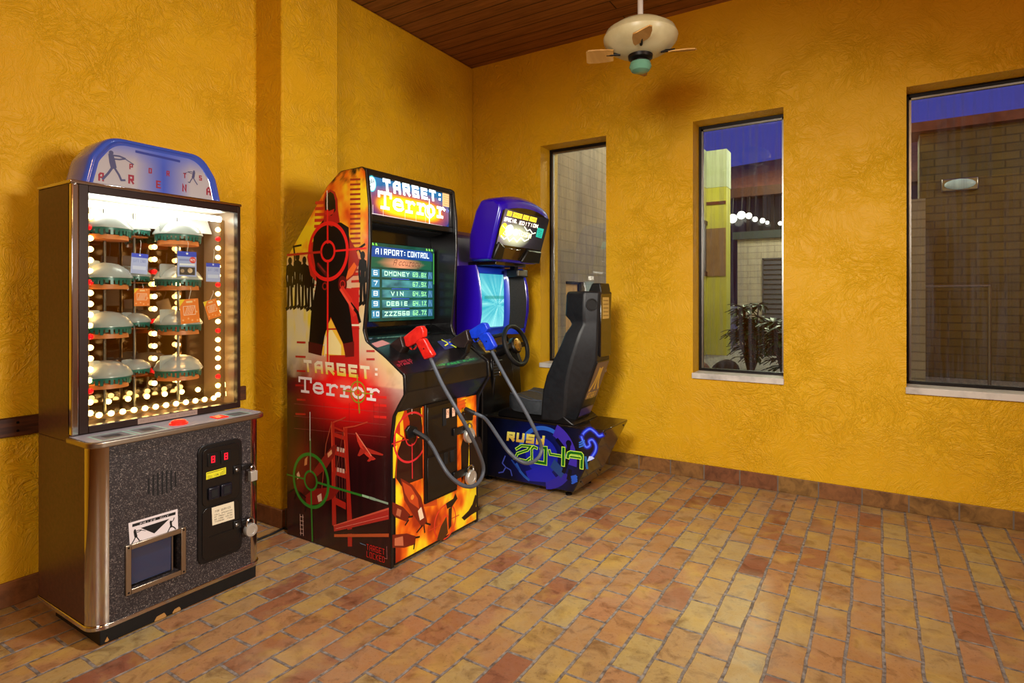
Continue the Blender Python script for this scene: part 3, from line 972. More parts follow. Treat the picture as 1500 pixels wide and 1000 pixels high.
m_ = MB(); m_.ball((0.64, 6.85, 2.33), 0.05, 14, 0, (2.4, 0.5, 1)); obj('reflection_oval', m_, mat('reflection_glow', '9fb0b0', 0.4, emit='9fb8b8', strength=0.25), wlm)

# ================================================================== PRIZE MACHINE
Y0, Y1, XF, XB = 0.934, 1.602, -2.342, -2.80
pm = thing('prize_machine', 'lit glass-fronted prize vending machine with a blue domed top, at the left', 'arcade machine', (-2.57, 1.268, 0))
m_ = MB(); m_.box(XB + 0.05, -2.372, 0.972, 1.592, 0.0, 0.068)
pl = obj('plinth', m_, M['kick'], pm, 0.003)
for a, b_, c, d in ((1.155, 1.205, 0.001, 0.020), (1.222, 1.262, 0.002, 0.018), (0.985, 1.003, 0.006, 0.030)):
    m_ = MB(); m_.prism(rpoly([(a, c), (b_, c), (b_ - 0.01, d), (a + 0.012, d * 0.85)], 0.004, 2), 'x', -2.3722, -2.3714)
    obj('chipped_edge', m_, M['chip'], pl)
# carcass with vinyl side, chrome quarter columns, speckled front with a hole for the chute
m_ = MB()
m_.box(XB, -2.398, Y0, Y1, 0.085, 0.722)
obj('lower_body', m_, M['brown'], pm, 0.002)
m_ = MB()
ya, yb, xa, xb = Y0 + 0.056, Y1 - 0.056, -2.3975, XF
hy0, hy1, hz0, hz1 = 1.056, 1.243, 0.176, 0.330
m_.box(xa, xb, ya, hy0, 0.085, 0.722); m_.box(xa, xb, hy1, yb, 0.085, 0.722); m_.box(xa, xb, hy0, hy1, 0.085, hz0); m_.box(xa, xb, hy0, hy1, hz1, 0.722)
fp = obj('front_panel', m_, M['speckle'], pm)
for yc, a0, a1 in ((Y0 + 0.0555, PI, 1.5 * PI), (Y1 - 0.0555, 0.5 * PI, PI)):
    # quarter round, seen from above
    q = []
    for k in range(13):
        t = k / 12 * PI / 2
        q.append((-2.3975 + 0.0555 * math.cos(t), yc + (-1 if yc < 1.2 else 1) * 0.0555 * math.sin(t)))
    m_ = MB(); m_.prism([(-2.3975, yc)] + q, 'z', 0.085, 0.722)
    obj('corner_column', m_, M['chrome'], pm)


def rounded_front(xf, xback, y0, y1, r, n=8):
    p = [(xback, y0)]
    for k in range(n + 1):
        t = k / n * PI / 2
        p.append((xf - r + r * math.sin(t), y0 + r - r * math.cos(t)))
    for k in range(n + 1):
        t = k / n * PI / 2
        p.append((xf - r + r * math.cos(t), y1 - r + r * math.sin(t)))
    p.append((xback, y1))
    return p


m_ = MB(); m_.prism(rounded_front(-2.336, XB, Y0 - 0.005, Y1 + 0.005, 0.06), 'z', 0.068, 0.0849)
obj('base_trim', m_, M['chrome'], pm, 0.003)
m_ = MB(); m_.prism(rounded_front(-2.318, -2.52, Y0 - 0.012, Y1 + 0.012, 0.05), 'z', 0.7225, 0.743)
sh = obj('ledge', m_, M['steel'], pm, 0.004)
A = Art((0, 0, 0.7434), (1, 0, 0), (0, 1, 0), (0, 0, 1))
A.ab(rounded_front(-2.326, -2.515, Y0 - 0.004, Y1 + 0.004, 0.045), H('8f8a90'))
for a, b_ in ((0.965, 1.085), (1.095, 1.20)):
    A.ab([(-2.345, a), (-2.345, b_), (-2.46, b_), (-2.46, a)], H('88b4a8')); A.ab([(-2.352, a + 0.008), (-2.352, b_ - 0.008), (-2.453, b_ - 0.008), (-2.453, a + 0.008)], H('6c6a70'))
    A.ab([(-2.375, a + 0.03), (-2.375, b_ - 0.03), (-2.43, b_ - 0.03), (-2.43, a + 0.03)], H('33343a'))
A.ab([(-2.35, 1.47), (-2.35, 1.56), (-2.44, 1.56), (-2.44, 1.47)], H('88b4a8')); A.ab([(-2.356, 1.478), (-2.356, 1.552), (-2.434, 1.552), (-2.434, 1.478)], H('55585c'))
A.build('ledge_sticker', M['printm'], sh)
bc = onZ(266, 619, 0.752)
m_ = MB(); m_.lathe([(0.034, 0), (0.034, 0.006), (0.027, 0.007), (0.027, 0.013), (0.020, 0.017), (0.0001, 0.018)], (-2.40, 1.265, 0.7440), 'z', 24); obj('push_button', m_, M['redlit'], sh)
m_ = MB(); m_.box(-2.42, -2.36, 1.405, 1.455, 0.744, 0.748); obj('lit_window', m_, M['redlit'], sh, 0.001)
# coin slots of the speaker
m_ = MB()
for k in range(7):
    y = 1.123 + k * 0.0165; hh = 0.046 * math.sqrt(max(0.1, 1 - ((k - 3) / 3.9) ** 2))
    m_.box(XF - 0.004, XF + 0.0008, y - 0.003, y + 0.003, 0.541 - hh, 0.541 + hh)
obj('speaker_slots', m_, M['blackmat'], pm)
# prize chute: frame, dark throat, clear bluish flap
m_ = MB(); z0, z1, y0, y1 = 0.160, 0.344, 1.040, 1.259; w = 0.019
m_.box(XF, XF + 0.010, y0, y0 + w, z0, z1); m_.box(XF, XF + 0.010, y1 - w, y1, z0, z1); m_.box(XF, XF + 0.010, y0 + w, y1 - w, z0, z0 + w); m_.box(XF, XF + 0.010, y0 + w, y1 - w, z1 - w, z1)
ch = obj('prize_chute', m_, M['steel'], pm, 0.002)
for a in (y0 + w / 2, y1 - w / 2):
    for b_ in (z0 + w / 2, z1 - w / 2):
        m_ = MB(); m_.lathe([(0.0001, 0), (0.004, 0), (0.003, 0.002), (0.0001, 0.0022)], (XF + 0.0098, a, b_), 'x', 8)
        obj('screw', m_, M['frame'], ch)
m_ = MB(); m_.box(-2.3972, -2.392, hy0, hy1, hz0, hz1); obj('chute_back', m_, M['blackmat'], ch)
m_ = MB(); m_.prism([(-2.360, hz0 + 0.01), (-2.356, hz0 + 0.01), (-2.352, hz1 - 0.004), (-2.356, hz1 - 0.004)], 'y', hy0 + 0.003, hy1 - 0.032)
obj('flap', m_, mat('smoked_blue_acrylic', '2c3550', 0.08, spec=0.8, coat=0.5), ch)
m_ = MB(); m_.box(-2.362, -2.350, hy1 - 0.031, hy1 - 0.026, hz0 + 0.006, hz1 - 0.003); obj('flap_edge', m_, M['alu'], ch)
A = Art((XF, 0, 0), (0, 1, 0), (0, 0, 1), (1, 0, 0))
A.poly([(188, 766), (260, 745), (261, 776), (190, 797)], H('d8cfd0'))
A.line([(196, 769), (255, 752)], 0.011, K)
A.text('PRIZE OUT', (205, 768.3), (247, 756.2), 0.0065, H('d8cfd0'), w=0.9, gap=2)
A.poly([(206, 773), (248, 759.5), (226, 781)], K)


def batter(A, hx, hy, s, flip=1, col=K):
    """small figure of a batter, hx,hy = head (plane units)"""
    def P(l):
        return [(hx + flip * a * s, hy + b_ * s) for a, b_ in l]
    A.disc_ab((hx, hy), 0.13 * s, col, 12)
    A.ab(P([(-0.16, -0.08), (0.12, -0.1), (0.22, -0.45), (0.30, -0.85), (0.0, -1.0), (-0.10, -0.6)]), col)
    A.line_ab(P([(0.05, -0.9), (-0.15, -1.25), (-0.42, -1.62)]), 0.13 * s, col); A.line_ab(P([(0.2, -0.9), (0.42, -1.25), (0.55, -1.55), (0.72, -1.52)]), 0.12 * s, col)
    A.line_ab(P([(-0.05, -0.15), (0.45, -0.12), (0.75, -0.2)]), 0.1 * s, col); A.line_ab(P([(0.05, -0.35), (0.45, -0.32), (0.75, -0.22)]), 0.09 * s, col)
    A.line_ab(P([(0.72, -0.2), (1.22, -0.46)]), 0.06 * s, col)


hx, hy = A.pp(197.5, 776.5); batter(A, hx, hy, 0.030, 1)
hx, hy = A.pp(250, 763.5)
A.disc_ab((hx, hy), 0.0038, K, 10); A.line_ab([(hx, hy - 0.004), (hx + 0.002, hy - 0.02)], 0.008, K); A.line_ab([(hx, hy - 0.018), (hx - 0.006, hy - 0.028), (hx - 0.011, hy - 0.037)], 0.0042, K); A.line_ab([(hx + 0.002, hy - 0.018), (hx + 0.012, hy - 0.026), (hx + 0.018, hy - 0.034)], 0.0042, K); A.line_ab([(hx, hy - 0.006), (hx + 0.01, hy + 0.002), (hx + 0.013, hy + 0.01)], 0.0034, K)
A.build('chute_sign', M['printm'], ch)
# coin door: rounded black bezel, two plates, displays, coin entries, stickers, hasps
cy0, cy1, cz0, cz1 = 1.307, 1.500, 0.165, 0.652
cd = obj('coin_door', MB().prism(rpoly([(cy0, cz0), (cy1, cz0), (cy1, cz1), (cy0, cz1)], 0.035), 'x', XF, XF + 0.009), M['black'], pm, 0.003)
m_ = MB(); m_.prism(rpoly([(cy0 + 0.016, 0.40), (cy1 - 0.016, 0.40), (cy1 - 0.016, cz1 - 0.016), (cy0 + 0.016, cz1 - 0.016)], 0.025), 'x', XF + 0.009, XF + 0.0135); obj('upper_plate', m_, M['blacklam'], cd, 0.002)
m_ = MB(); m_.prism(rpoly([(cy0 + 0.016, cz0 + 0.018), (cy1 - 0.016, cz0 + 0.018), (cy1 - 0.016, 0.392), (cy0 + 0.016, 0.392)], 0.025), 'x', XF + 0.009, XF + 0.0135)
lp = obj('service_door', m_, M['blacklam'], cd, 0.002)
m_ = MB(); m_.box(XF + 0.0135, XF + 0.016, cy0 + 0.045, cy1 - 0.05, 0.268, 0.272); obj('score_line', m_, M['black'], lp)
XC = XF + 0.0135
for yy in (1.365, 1.421):
    m_ = MB(); m_.box(XC, XC + 0.004, yy - 0.022, yy + 0.022, 0.562, 0.615)
    dsp = obj('digit_display', m_, M['black'], cd, 0.001)
    A = Art((XC + 0.004, 0, 0), (0, 1, 0), (0, 0, 1), (1, 0, 0))
    A.text_ab('8', (yy - 0.008, 0.575), (yy + 0.008, 0.575), 0.028, H('ff1428'), w=1.1)
    A.build('lit_digit', print_mat('red_led_digit', 0.3, 2.2), dsp)
A = Art((XC, 0, 0), (0, 1, 0), (0, 0, 1), (1, 0, 0))
A.poly([(302, 692), (331, 684), (331, 694), (302, 702.5)], H('d6cf22'))
A.line([(303.5, 693.5), (329.5, 686)], 0.0022, K)
A.text('10$', (313, 698), (320, 696), 0.009, K, w=0.8)
for k in range(3):
    A.line([(304, 697 + k * 1.6), (311, 696.5 + k * 2)], 0.0012, K); A.line([(322, 693 + k * 1.6), (329.5, 688 + k * 2)], 0.0012, K)
A.build('price_sticker', M['printm'], cd)
A = Art((XC, 0, 0), (0, 1, 0), (0, 0, 1), (1, 0, 0))
A.poly([(310, 743.5), (342.5, 734), (343.5, 759.5), (311, 769.5)], H('d9cdb0'))
A.text('FOR SERVICE', (315, 750.5), (338, 743.5), 0.0085, H('2a241c'), w=0.9, gap=1.4)
for k in range(4):
    A.text(('CALL OPERATOR', 'AT FRONT DESK', 'NO CASH INSIDE', 'THANK YOU')[k], (314, 755 + k * 3.4), (340, 747.2 + k * 3.4), 0.0052, H('3a342a'), w=0.9, gap=1.4)
A.build('service_sticker', M['printm'], cd)
for yy in (1.368, 1.421):
    m_ = MB(); m_.box(XC, XC + 0.010, yy - 0.024, yy + 0.024, 0.424, 0.474); ce_ = obj('coin_entry', m_, mat('blue_black_plastic', '12131e', 0.25), cd, 0.004)
    m_ = MB(); m_.box(XC + 0.0095, XC + 0.0112, yy - 0.013, yy + 0.013, 0.434, 0.464); obj('coin_slot', m_, M['blackmat'], ce_)
for zz in (0.520, 0.285):
    m_ = MB(); m_.box(XC, XC + 0.006, 1.455, 1.490, zz - 0.018, zz + 0.018); m_.box(XC + 0.002, XC + 0.008, 1.490, 1.540, zz - 0.010, zz + 0.014)
    hs = obj('hasp', m_, M['black'], cd, 0.003)
    m_ = MB(); m_.lathe([(0.0001, 0), (0.008, 0), (0.008, 0.004), (0.004, 0.006), (0.0001, 0.006)], (XC + 0.006, 1.468, zz), 'x', 14); obj('cam_lock', m_, M['alu'], hs)


def padlock(c, r, label, turn=0.0, square=False):
    t = thing('padlock', label, 'padlock', c)
    m_ = MB()
    if square:
        m_.box(c[0] - 0.011, c[0] + 0.011, c[1] - 0.016, c[1] + 0.016, c[2] - 0.045, c[2] - 0.003)
    else:
        m_.lathe([(0.0001, -0.012), (r * 0.94, -0.012), (r, -0.008), (r, 0.008), (r * 0.94, 0.012), (r * 0.6, 0.0125), (r * 0.55, 0.010), (0.0001, 0.010)], (c[0], c[1], c[2] - r * 0.9), 'x', 26)
    obj('lock_body', m_, M['lockmetal'], t, 0.002 if square else 0)
    m_ = MB(); w = r * 0.62 if not square else 0.010
    h0 = c[2] - r * 0.3
    P = [(c[0], c[1] - w, h0 - 0.01)] + [(c[0], c[1] - w * math.cos(k / 10 * PI), h0 + 0.016 + w * math.sin(k / 10 * PI)) for k in range(11)] + [(c[0], c[1] + w, h0 - 0.01)]
    m_.tube(P, 0.0042, 8); obj('shackle', m_, M['chrome'], t)


M['lockmetal'] = mat('bright_lock_steel', 'c9c6bd', 0.38, 0.7)
padlock((XC + 0.022, 1.533, 0.505), 0.02, 'small square silver padlock on the upper hasp of the prize machine coin door', square=True)
padlock((XC + 0.024, 1.520, 0.276), 0.028, 'round silver padlock on the lower hasp of the prize machine coin door')

# ---- glass-fronted upper cabinet (open inside)
XU = -2.505
zt, zb = 1.690, 0.7435
m_ = MB(); m_.box(XB, XU - 0.016, Y0, Y0 + 0.014, 0.7222, zt - 0.012); obj('side_panel', m_, M['brown'], pm, 0.002)
m_ = MB(); m_.box(XB, XU - 0.03, Y1 - 0.014, Y1, zb, zt - 0.012)
m_.box(XB, XB + 0.012, Y0 + 0.0145, Y1 - 0.0145, zb, zt - 0.012)
obj('side_panel', m_, mat('tan_inner_panel', '8a7562', 0.35), pm)
m_ = MB(); m_.box(XB + 0.0125, XB + 0.018, Y0 + 0.015, Y1 - 0.015, zb + 0.03, zt - 0.06); obj('mirror', m_, M['darkmirror'], pm)
m_ = MB(); m_.box(XB, XU + 0.004, Y0 - 0.004, Y1 + 0.004, zt - 0.0118, zt); obj('top_plate', m_, M['chrome'], pm, 0.003)
m_ = MB(); m_.box(XB + 0.02, XU - 0.031, Y0 + 0.0145, Y1 - 0.0145, zb, zb + 0.02); obj('showcase_floor', m_, M['steel'], pm)
fx0, fx1 = XU - 0.0295, XU
m_ = MB()
m_.box(fx0, fx1, Y0 + 0.024, Y0 + 0.056, zb + 0.004, zt - 0.0122); m_.box(fx0, fx1, Y1 - 0.014, Y1, zb + 0.004, zt - 0.0122)
m_.box(fx0, fx1, Y0 + 0.056, Y1 - 0.014, zt - 0.042, zt - 0.0122); m_.box(fx0, fx1, Y0 + 0.056, Y1 - 0.014, zb + 0.004, zb + 0.030)
fr = obj('door_frame', m_, mat('dark_bronze_frame', '2a1a14', 0.3, 0.3), pm, 0.002)
m_ = MB(); m_.box(fx0, fx1 + 0.003, Y0, Y0 + 0.0235, zb + 0.004, zt - 0.0122); obj('corner_post', m_, M['chrome'], pm, 0.004)
m_ = MB(); m_.box(fx1 - 0.012, fx1 - 0.008, Y0 + 0.055, Y1 - 0.0135, zb + 0.029, zt - 0.041); obj('glass_pane', m_, M['cglass'], pm)
A = Art((XU, 0, 0), (0, 1, 0), (0, 0, 1), (1, 0, 0))
A.ab([(1.16, zb + 0.006), (1.40, zb + 0.006), (1.40, zb + 0.028), (1.16, zb + 0.028)], H('8a7468'))
A.text_ab('PRIZES SHOWN ARE EXAMPLES', (1.17, zb + 0.013), (1.39, zb + 0.013), 0.007, H('6a5850'), w=0.8)
A.build('notice_strip', M['printm'], pm)
# lamp frame with bulbs
XBUL = -2.605
m_ = MB()
m_.box(XBUL - 0.014, XBUL - 0.004, 1.566, 1.586, 0.79, 1.62); m_.box(XBUL - 0.014, XBUL - 0.004, 1.018, 1.032, 0.79, 1.62)
m_.box(XBUL - 0.014, XBUL - 0.004, 1.032, 1.566, 0.775, 0.79)
lf_ = obj('lamp_frame', m_, mat('dull_brass_rail', '8a6a44', 0.35, 0.7), pm)
proto = {}


def bulb(p, red, parent, r=0.0105):
    key = (red, parent.name)
    if key not in proto:
        mb = MB(); mb.ball((0, 0, 0), r, 10, 0, (1, 1, 1)); mb.lathe([(0.006, -0.008), (0.006, -0.013)], (0, 0, 0), 'x', 8)
        mb.v = [(q[0] + wloc(parent).x, q[1] + wloc(parent).y, q[2] + wloc(parent).z) for q in mb.v]
        o = obj('red_bulb' if red else 'light_bulb', mb, M['redbulb' if red else 'bulb'], parent)
        proto[key] = o
    else:
        o = proto[key].copy(); C.objects.link(o); o.parent = parent
    q = Vector(p) - wloc(parent)
    o.location = q


for k in range(-2, 17):
    z = 0.890 + 0.0427 * k
    red = k % 5 == 0
    bulb((XBUL, 1.034, z), red, lf_, 0.0115); bulb((XBUL, 1.553, z), red, lf_)
for k in range(12):
    bulb((XBUL, 1.065 + k * 0.0425, 0.792), False, lf_)
for k in range(6):  # rear row stands in for the mirrored bottom bulbs
    bulb((XBUL - 0.10, 1.14 + k * 0.075, 0.825), False, lf_, 0.009)
for yy in (1.352, 1.455):
    for k in range(12):
        bulb((-2.768, yy, 0.87 + 0.056 * k), k % 4 == 1, lf_)
m_ = MB(); m_.prism([(XBUL + 0.035, 0.80), (XBUL + 0.038, 0.80), (XBUL + 0.03, 0.868), (XBUL + 0.027, 0.868)], 'y', 1.03, 1.57); obj('curved_guard', m_, M['cglass'], pm)
# fluorescent tube and white reflector in the roof
m_ = MB(); m_.tube([(-2.60, 1.02, 1.622), (-2.60, 1.56, 1.622)], 0.013, 12); obj('fluorescent_tube', m_, M['tube'], pm)
m_ = MB(); m_.box(-2.76, -2.545, 0.96, 1.58, 1.655, 1.66); m_.prism([(-2.76, 1.655), (-2.755, 1.655), (-2.70, 1.56), (-2.705, 1.56)], 'y', 0.96, 1.58); obj('reflector', m_, M['white'], pm)
# posts that carry the prizes
STK = [(-2.655, 1.105, 0.098), (-2.650, 1.395, 0.098), (-2.722, 1.247, 0.062)]
for x, y, r in STK:
    m_ = MB(); m_.tube([(x, y, zb + 0.0205), (x, y, 1.62)], 0.006, 8); obj('carousel_post', m_, M['alu'], pm)

# ---- prizes on the posts
ZS = [1.535, 1.337, 1.140, 0.940]
LV = ['topmost', 'second from top', 'third from top', 'lowest']
SN = ['left stack', 'right stack', 'small rear stack']


def container(x, y, z, r, label):
    t = thing('prize_container', label, 'prize container', (x, y, z - 0.045), 'domed prize containers in the prize machine')
    k = r / 0.098
    m_ = MB(); m_.lathe([(0.008, 0.062 * k), (0.030 * k, 0.060 * k), (0.055 * k, 0.052 * k), (0.080 * k, 0.034 * k), (r * 0.96, 0.012), (r, 0.004), (r, -0.001), (r * 0.93, -0.002)], (x, y, z), 'z', 32, cap=False)
    for q in range(3):
        rr = r * (0.50 + 0.16 * q); zz = (0.053, 0.040, 0.024)[q] * k
        m_.tube([(x + rr * math.cos(2 * PI * j / 28), y + rr * math.sin(2 * PI * j / 28), z + zz) for j in range(28)], 0.0018, 5, closed=True)
    obj('lid', m_, M['clear'], t)
    m_ = MB(); n = 34
    for j in range(n):
        a0 = 2 * PI * j / n; a1 = 2 * PI * (j + 0.62) / n
        dz = 0.030 * k * (0.8 + 0.2 * math.sin(j * 2.1))
        ro, ri = r * 0.93, r * 0.90
        q = []
        for a in (a0, a1):
            for rr in (ro, ri):
                q += [(x + rr * math.cos(a), y + rr * math.sin(a), z - 0.003), (x + rr * math.cos(a), y + rr * math.sin(a), z - 0.003 - dz)]
        m_.add(q, [(0, 1, 5, 4), (2, 6, 7, 3), (0, 2, 3, 1), (4, 5, 7, 6), (0, 4, 6, 2), (1, 3, 7, 5)])
    m_.lathe([(r * 0.89, -0.002), (r * 0.94, -0.002), (r * 0.94, -0.010), (r * 0.89, -0.010), (r * 0.89, -0.002)], (x, y, z), 'z', 32, cap=False)
    obj('fringe_band', m_, M['teal'], t)
    m_ = MB(); m_.lathe([(0.008, -0.030), (r * 0.82, -0.028), (r * 0.84, -0.046 * k), (0.008, -0.048 * k)], (x, y, z), 'z', 28, cap=False); obj('tray', m_, M['orange'], t)
    m_ = MB(); tb = rpoly([(y - 0.095 * k, z + 0.005), (y - 0.03 * k, z + 0.005), (y - 0.03 * k, z + 0.066 * k), (y - 0.095 * k, z + 0.066 * k)], 0.008, 3)
    m_.prism(tb, 'x', x + r * 0.30, x + r * 0.30 + 0.003); obj('tab', m_, M['clear2'], t)


for s_, (x, y, r) in enumerate(STK):
    for l_, z in enumerate(ZS):
        if s_ == 2 and l_ == 3:
            pass
        container(x, y, z + (0.012 if s_ == 2 else 0), r, 'domed teal-fringed container, %s of the %s in prize machine' % (LV[l_], SN[s_]))


def card(x, y, z, w, h, kind, label, hang, tilt=0.0):
    t = thing('gift_card', label, 'gift card', (x, y, z), 'gift cards hanging in the prize machine')
    cs, sn = math.cos(tilt), math.sin(tilt)
    m_ = MB(); m_.prism([(y + a * cs - b_ * sn, z + a * sn + b_ * cs) for a, b_ in ((-w / 2, -h / 2), (w / 2, -h / 2), (w / 2, h / 2), (-w / 2, h / 2))], 'x', x - 0.0012, x)
    cd_ = obj('card', m_, M['white'], t)
    A = Art((x, y, z), (0, cs, sn), (0, -sn, cs), (1, 0, 0), 4e-6, 2e-4)
    def B(a0, b0, a1, b1, col):
        A.ab([(a0 * w, b0 * h), (a1 * w, b0 * h), (a1 * w, b1 * h), (a0 * w, b1 * h)], col)
    if kind.startswith('blue'):
        B(-.5, -.5, .5, .5, H('a8b0e0')); B(-.5, .3, .5, .5, H('2c44c8')); A.ring_ab((0, 0.42 * h), 0.0, 0.06 * w, H('e8e8f4'), 12)
        if kind == 'blue25':
            B(-.42, .12, .2, .2, H('8890c8')); B(-.40, -.06, .42, .02, H('eceaf2'))
            B(-.40, -.44, .42, -.12, H('3a2f2a')); A.disc_ab((0.16 * w, -0.26 * h), 0.13 * w, H('d8b48c')); A.disc_ab((0.10 * w, -0.22 * h), 0.04 * w, H('a8805c')); A.disc_ab((-0.24 * w, -0.28 * h), 0.10 * w, H('b09070'))
            A.disc_ab((0.30 * w, 0.17 * h), 0.17 * w, H('e03028'))
            A.text_ab('$25', (0.18 * w, 0.13 * h), (0.42 * w, 0.13 * h), 0.09 * h, H('f4f0f0'), w=1.0)
        else:
            A.text_ab('GIFT CARD', (-0.36 * w, 0.06 * h), (0.36 * w, 0.06 * h), 0.14 * h, H('4a58b8'), w=0.9); B(-.4, -.3, .4, -.12, H('c8ccec'))
    else:
        B(-.5, -.5, .5, .5, H('ee7a1c'))
        A.ab([(-.5 * w, .5 * h), (-.5 * w, .22 * h), (-.2 * w, .5 * h)], H('f0c81c')); B(-.15, .34, .18, .42, H('f4c890'))
        for k in range(5):
            A.line_ab([(-.26 * w + k * .09 * w, -.12 * h), (-.10 * w + k * .09 * w, .18 * h)], 0.022 * w, H('fae4cc'))
        A.line_ab([(-.32 * w, -.15 * h), (.30 * w, -.15 * h), (.30 * w, .21 * h), (-.32 * w, .21 * h)], 0.02 * w, H('fae4cc'), True)
        for a, b_ in ((-.38, -.35), (.3, .42), (.36, -.05), (.1, -.38), (.38, -.4), (-.1, -.3)):
            A.disc_ab((a * w, b_ * h), 0.05 * w, H('f6b070'), 10)
    A.build('card_print', M['printm'], cd_)
    m_ = MB(); top = (x - 0.0006, y - 0.42 * h * sn, z + 0.46 * h)
    m_.tube([top, (x - 0.0006, y + 0.006, hang - 0.01), (x - 0.0006 - 0.002, y + 0.004, hang)], 0.0009, 5); obj('string', m_, M['white'], t)


card(-2.535, 1.372, 1.402, 0.082, 0.108, 'blue25', 'blue gift card with a dog photo and red price dot', 1.500)
card(-2.538, 1.385, 1.198, 0.082, 0.106, 'orange', 'large orange gift card with a yellow corner hanging in front', 1.300, 0.08)
card(-2.645, 1.232, 1.400, 0.066, 0.085, 'blue', 'pale blue gift card hanging left of centre behind the front card', 1.500, -0.05)
card(-2.645, 1.242, 1.258, 0.062, 0.075, 'orange', 'small orange gift card hanging left of centre at the back', 1.310)
card(-2.575, 1.512, 1.372, 0.066, 0.085, 'blue', 'pale blue gift card beside the right-hand bulb column', 1.480)
card(-2.575, 1.508, 1.205, 0.062, 0.085, 'orange', 'orange gift card beside the right-hand bulb column', 1.290, 0.3)

# ---- blue header dome with the ball-player picture
m_ = MB(); dome = rpoly([(0.985, 1.6905), (1.01, 1.80), (1.075, 1.892), (1.45, 1.892), (1.512, 1.80), (1.538, 1.6905)], [0, 0.09, 0.10, 0.10, 0.09, 0], 7)


def shrink(poly, c, k, dz=0):
    return [(c[0] + (a - c[0]) * k, c[1] + (b_ - c[1]) * k + dz) for a, b_ in poly]


cc = (1.262, 1.6905)
rings = []
for x, k in ((-2.735, 0.93), (-2.72, 0.985), (-2.70, 1.0), (-2.565, 1.0), (-2.552, 0.985), (-2.545, 0.955), (-2.544, 0.93), (-2.552, 0.90), (-2.556, 0.86)):
    rings.append([(x, a, b_) for a, b_ in shrink(dome, cc, k)])
m_.loft(rings, 0, True)
hd = obj('header_dome', m_, M['domeblue'], pm, smooth=50)
A = Art((-2.556, 0, 0), (0, 1, 0), (0, 0, 1), (1, 0, 0), 1e-5, 5e-4)
fd = shrink(dome, cc, 0.87)
tp = max(b_ for a, b_ in fd)


def dbounds(b_):
    xs_ = []
    for i in range(len(fd)):
        (a0, z0_), (a1, z1_) = fd[i], fd[(i + 1) % len(fd)]
        if (z0_ - b_) * (z1_ - b_) <= 0 and abs(z1_ - z0_) > 1e-9:
            xs_.append(a0 + (a1 - a0) * (b_ - z0_) / (z1_ - z0_))
    return (min(xs_), max(xs_)) if xs_ else (1.25, 1.27)


def dcol(a, b_):
    t = min(1, max(0, 1 - abs(a - 1.285) / 0.11))
    u = (b_ - 1.69) / (tp - 1.69)
    c = lerp(H('a9a4a8'), H('3c52b4'), t ** 0.7)
    return lerp(c, H('4a62c4'), max(0, u - 0.65) * 2.2)


A.grid(1.692, tp - 0.001, 20, 40, dbounds, dcol)
DK, RD = H('4a4c70'), H('8c2a3c')
for ch_, px_, py_, s_ in (('A', 148, 262, .024), ('R', 192, 266, .026), ('E', 232, 273, .023), ('N', 270, 278, .023), ('A', 305.5, 283, .026), ('P', 192, 246, .016), ('O', 220, 252, .016), ('R', 246, 256, .016), ('T', 270.5, 259, .016), ('S', 293.5, 262.5, .016)):
    a, b_ = A.pp(px_, py_)
    A.text_ab(ch_, (a - s_ * 0.42, b_ - s_ * 0.35), (a + s_ * 0.42, b_ - s_ * 0.35), s_ * 1.4, RD, w=1.35)
a, b_ = A.pp(161, 221); batter(A, a + 0.004, b_ - 0.006, 0.066, 1, DK)
a, b_ = A.pp(284, 251); batter(A, a, b_, 0.034, -1, DK)
A.line([(200, 222), (262, 236)], 0.010, H('333f90'))
A.build('header_picture', M['print'], hd)

# ================================================================== SHOOTING GAME CABINET
T0, T1 = 1.970, 2.655
tt = thing('shooting_game', 'tall shooting game cabinet with red flame artwork and two toy guns', 'arcade machine', (-2.28, 2.31, 0))
PROF = [(-2.664, 0.0), (-2.668, 1.472), (-2.352, 1.817), (-2.250, 1.884), (-2.10, 1.888), (-2.071, 1.873), (-2.050, 1.70), (-2.048, 1.536), (-2.064, 1.276), (-2.086, 1.100), (-2.066, 1.046),
        (-1.941, 0.977), (-1.826, 0.908), (-1.820, 0.822), (-1.86, 0.762), (-1.892, 0.709), (-1.905, 0.612), (-1.905, 0.0)]
PR = rpoly(PROF, [0, 0.03, 0.06, 0.04, 0.03, 0.02, 0.1, 0.1, 0.2, 0.05, 0.05, 0, 0.015, 0.03, 0.05, 0.05, 0.05, 0.012], 4)
for a, b_ in ((T0, T0 + 0.018), (T1 - 0.018, T1)):
    m_ = MB(); m_.prism(PR, 'y', a, b_); sp_ = obj('side_panel', m_, M['blacklam'], tt, 0.003)
    if a == T0:
        side = sp_
TI0, TI1 = T0 + 0.0185, T1 - 0.0185
m_ = MB(); m_.box(-2.655, -2.637, TI0, TI1, 0.004, 1.46); m_.prism([(-2.655, 1.465), (-2.345, 1.803), (-2.246, 1.868), (-2.10, 1.872), (-2.10, 1.886), (-2.250, 1.882), (-2.355, 1.815), (-2.660, 1.475)], 'y', TI0, TI1)
obj('rear_shell', m_, M['blacklam'], tt)
# --- printed left side
fpts = [(0.0, -1.913), (0.612, -1.913), (0.709, -1.901), (0.762, -1.868), (0.815, -1.832), (0.90, -1.836), (0.977, -1.950), (1.046, -2.076), (1.10, -2.096), (1.276, -2.073), (1.536, -2.057), (1.70, -2.059), (1.865, -2.080), (1.884, -2.10)]
bpts = [(0.0, -2.662), (1.470, -2.664), (1.815, -2.348), (1.875, -2.262), (1.884, -2.24)]


def interp(tab, z):
    for i in range(len(tab) - 1):
        if tab[i][0] <= z <= tab[i + 1][0]:
            t = (z - tab[i][0]) / (tab[i + 1][0] - tab[i][0]); return tab[i][1] + (tab[i + 1][1] - tab[i][1]) * t
    return tab[-1][1]


